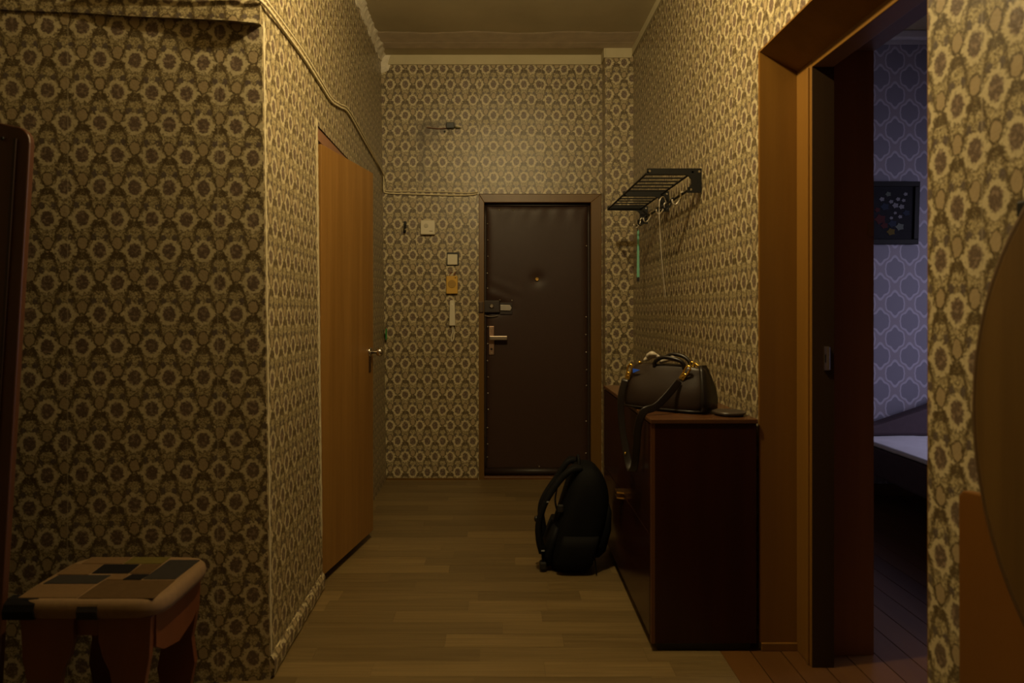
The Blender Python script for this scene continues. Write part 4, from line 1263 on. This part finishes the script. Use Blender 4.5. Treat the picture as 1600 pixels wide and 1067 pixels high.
for zz, yy in ((1.475, 1.20), (0.80, 1.215)):
    MB().box(0.930, 0.948, yy, yy + 0.03, zz - 0.02, zz + 0.01).build('hinge_block', BLACKM, ob, og, bevel=0.004)
MB().box(0.93, 0.953, 0.6, 1.1, 0.60, 0.70).build('support_batten', OAKD, ob, og)

# ================================================================== SIDE ROOM CONTENTS
# framed flower picture
X0, X1, Z0, Z1 = 2.47, 2.898, 1.743, 2.174
pf = thing('framed_picture', (2.68, 4.74, Z0), 'black framed dark flower painting on the grey room wall', 'picture')
og = (2.68, 4.74, Z0)


def pc(x, z, d):
    """slight forward tilt"""
    return (x, 4.738 - d - 0.02 * (z - Z0) / (Z1 - Z0), z)


fw = 0.035
for nm, (a0, a1, b0, b1) in (('frame_rail', (X0, X1, Z0, Z0 + fw)), ('frame_rail', (X0, X1, Z1 - fw, Z1)), ('frame_rail', (X0, X0 + fw, Z0 + fw, Z1 - fw)), ('frame_rail', (X1 - fw, X1, Z0 + fw, Z1 - fw))):
    MB().prism([pc(a0, b0, 0.022), pc(a1, b0, 0.022), pc(a1, b1, 0.022), pc(a0, b1, 0.022)], (0, 0.02, 0)).build(nm, FRAMEB, pf, og, bevel=0.003)
MB().prism([pc(X0 + 0.02, Z0 + 0.02, 0.012), pc(X1 - 0.02, Z0 + 0.02, 0.012), pc(X1 - 0.02, Z1 - 0.02, 0.012), pc(X0 + 0.02, Z1 - 0.02, 0.012)], (0, 0.008, 0)).build('canvas', PAINT, pf, og)
dabs = [simple('paint_white', (0.17, 0.17, 0.19), 0.7, spec=0.1), simple('paint_red', (0.06, 0.015, 0.015), 0.7, spec=0.1), simple('paint_blue', (0.022, 0.03, 0.05), 0.7, spec=0.1), simple('paint_gold', (0.10, 0.07, 0.015), 0.7, spec=0.1), simple('paint_green', (0.035, 0.05, 0.03), 0.6)]
for (fx, fz, r, ci) in ((0.62, 0.62, .022, 0), (0.72, 0.60, .02, 0), (0.66, 0.72, .016, 0), (0.75, 0.70, .014, 0), (0.55, 0.68, .016, 0), (0.62, 0.50, .012, 0), (0.70, 0.44, .015, 0), (0.56, 0.42, .013, 0),
                        (0.38, 0.40, .04, 1), (0.45, 0.30, .026, 1), (0.33, 0.55, .02, 1), (0.58, 0.33, .03, 2), (0.45, 0.60, .03, 2), (0.80, 0.50, .025, 2), (0.56, 0.20, .03, 3), (0.40, 0.72, .018, 0), (0.78, 0.80, .015, 0), (0.50, 0.80, .02, 4), (0.70, 0.28, .03, 4)):
    x = X0 + (X1 - X0) * fx; z = Z0 + (Z1 - Z0) * fz
    n = 10
    pts = []
    for k in range(n):
        th = 2 * PI * k / n
        q = r * (0.75 + 0.35 * (k % 2))
        pts.append(pc(x + q * math.cos(th), z + q * math.sin(th) * 0.85, 0.0135))
    MB().prism(pts, (0, 0.002, 0)).build('painted_flower', dabs[ci], pf, og)

# day bed with pale sheet
db = thing('day_bed', (3.05, 3.8, 0), 'dark day bed with pale sheet and raised headrest in side room', 'bed')
og = (3.05, 3.8, 0)
MB().box(2.40, 3.35, 2.75, 4.45, 0.22, 0.415).build('mattress', SOFA, db, og, bevel=0.02)
sv = []
NX_, NY_ = 24, 40
for j in range(NY_ + 1):
    for i in range(NX_ + 1):
        x = 2.398 + 0.955 * i / NX_
        y = 2.76 + 1.95 * j / NY_
        sv.append((x, y, 0.437 + 0.006 * mnoise.noise((x * 5, y * 3, 0)) + 0.004 * mnoise.noise((x * 17, y * 7, 4))))
n_ = len(sv)
fs = [(j * (NX_ + 1) + i, j * (NX_ + 1) + i + 1, (j + 1) * (NX_ + 1) + i + 1, (j + 1) * (NX_ + 1) + i) for j in range(NY_) for i in range(NX_)]
sh = MB().add(sv, fs).build('sheet', SHEET, db, og, smooth=True)
sm = sh.modifiers.new('solid', 'SOLIDIFY'); sm.thickness = 0.018
MB().box(2.40, 3.35, 4.44, 4.70, 0.22, 0.415).build('head_base', SOFA, db, og, bevel=0.01)
MB().prism([(2.42, 4.60, 0.44), (3.33, 4.60, 0.44), (3.33, 4.60, 0.82), (2.92, 4.60, 0.64), (2.58, 4.60, 0.525), (2.42, 4.60, 0.49)], (0, 0.11, 0)).build('headrest', SOFA, db, og, bevel=0.02)
for (xx, yy) in ((2.46, 2.85), (3.25, 2.85), (2.46, 4.6), (3.25, 4.6)):
    MB().box(xx, xx + 0.05, yy, yy + 0.05, 0, 0.222).build('leg', BLACKP, db, og)

# ================================================================== CEILING LAMP (above the frame)
LP = (0.05, 2.22, 2.90)
cl = thing('ceiling_lamp', (LP[0], LP[1], H), 'bare bulb lamp holder on the hall ceiling above the picture', 'lamp')
og = (LP[0], LP[1], H)
MB().lathe((LP[0], LP[1], H), [(0.045, 0), (0.042, -0.02), (0.012, -0.035)], (0, 0, 1), 20).build('ceiling_rose', WHITEP, cl, og, smooth=True)
MB().tube([(LP[0], LP[1], H - 0.03), (LP[0], LP[1], H - 0.20)], 0.004, 8).build('flex', BLACKP, cl, og)
MB().lathe((LP[0], LP[1], H - 0.20), [(0.012, 0), (0.019, -0.01), (0.019, -0.06)], (0, 0, 1), 16).build('socket', BLACKP, cl, og)
MB().lathe((LP[0], LP[1], H - 0.26), [(0.013, 0), (0.015, -0.02), (0.030, -0.06), (0.032, -0.08), (0.022, -0.105), (0.004, -0.114)], (0, 0, 1), 20).build('bulb', GLASS, cl, og, smooth=True)
bl = bpy.data.lights.new('ceiling_bulb', 'POINT')
bl.energy = LAMP_W
bl.color = LAMP_COL
bl.shadow_soft_size = 0.03
blo = bpy.data.objects.new('ceiling_bulb', bl)
blo.location = (LP[0], LP[1], LP[2] - 0.03)
COL.objects.link(blo)
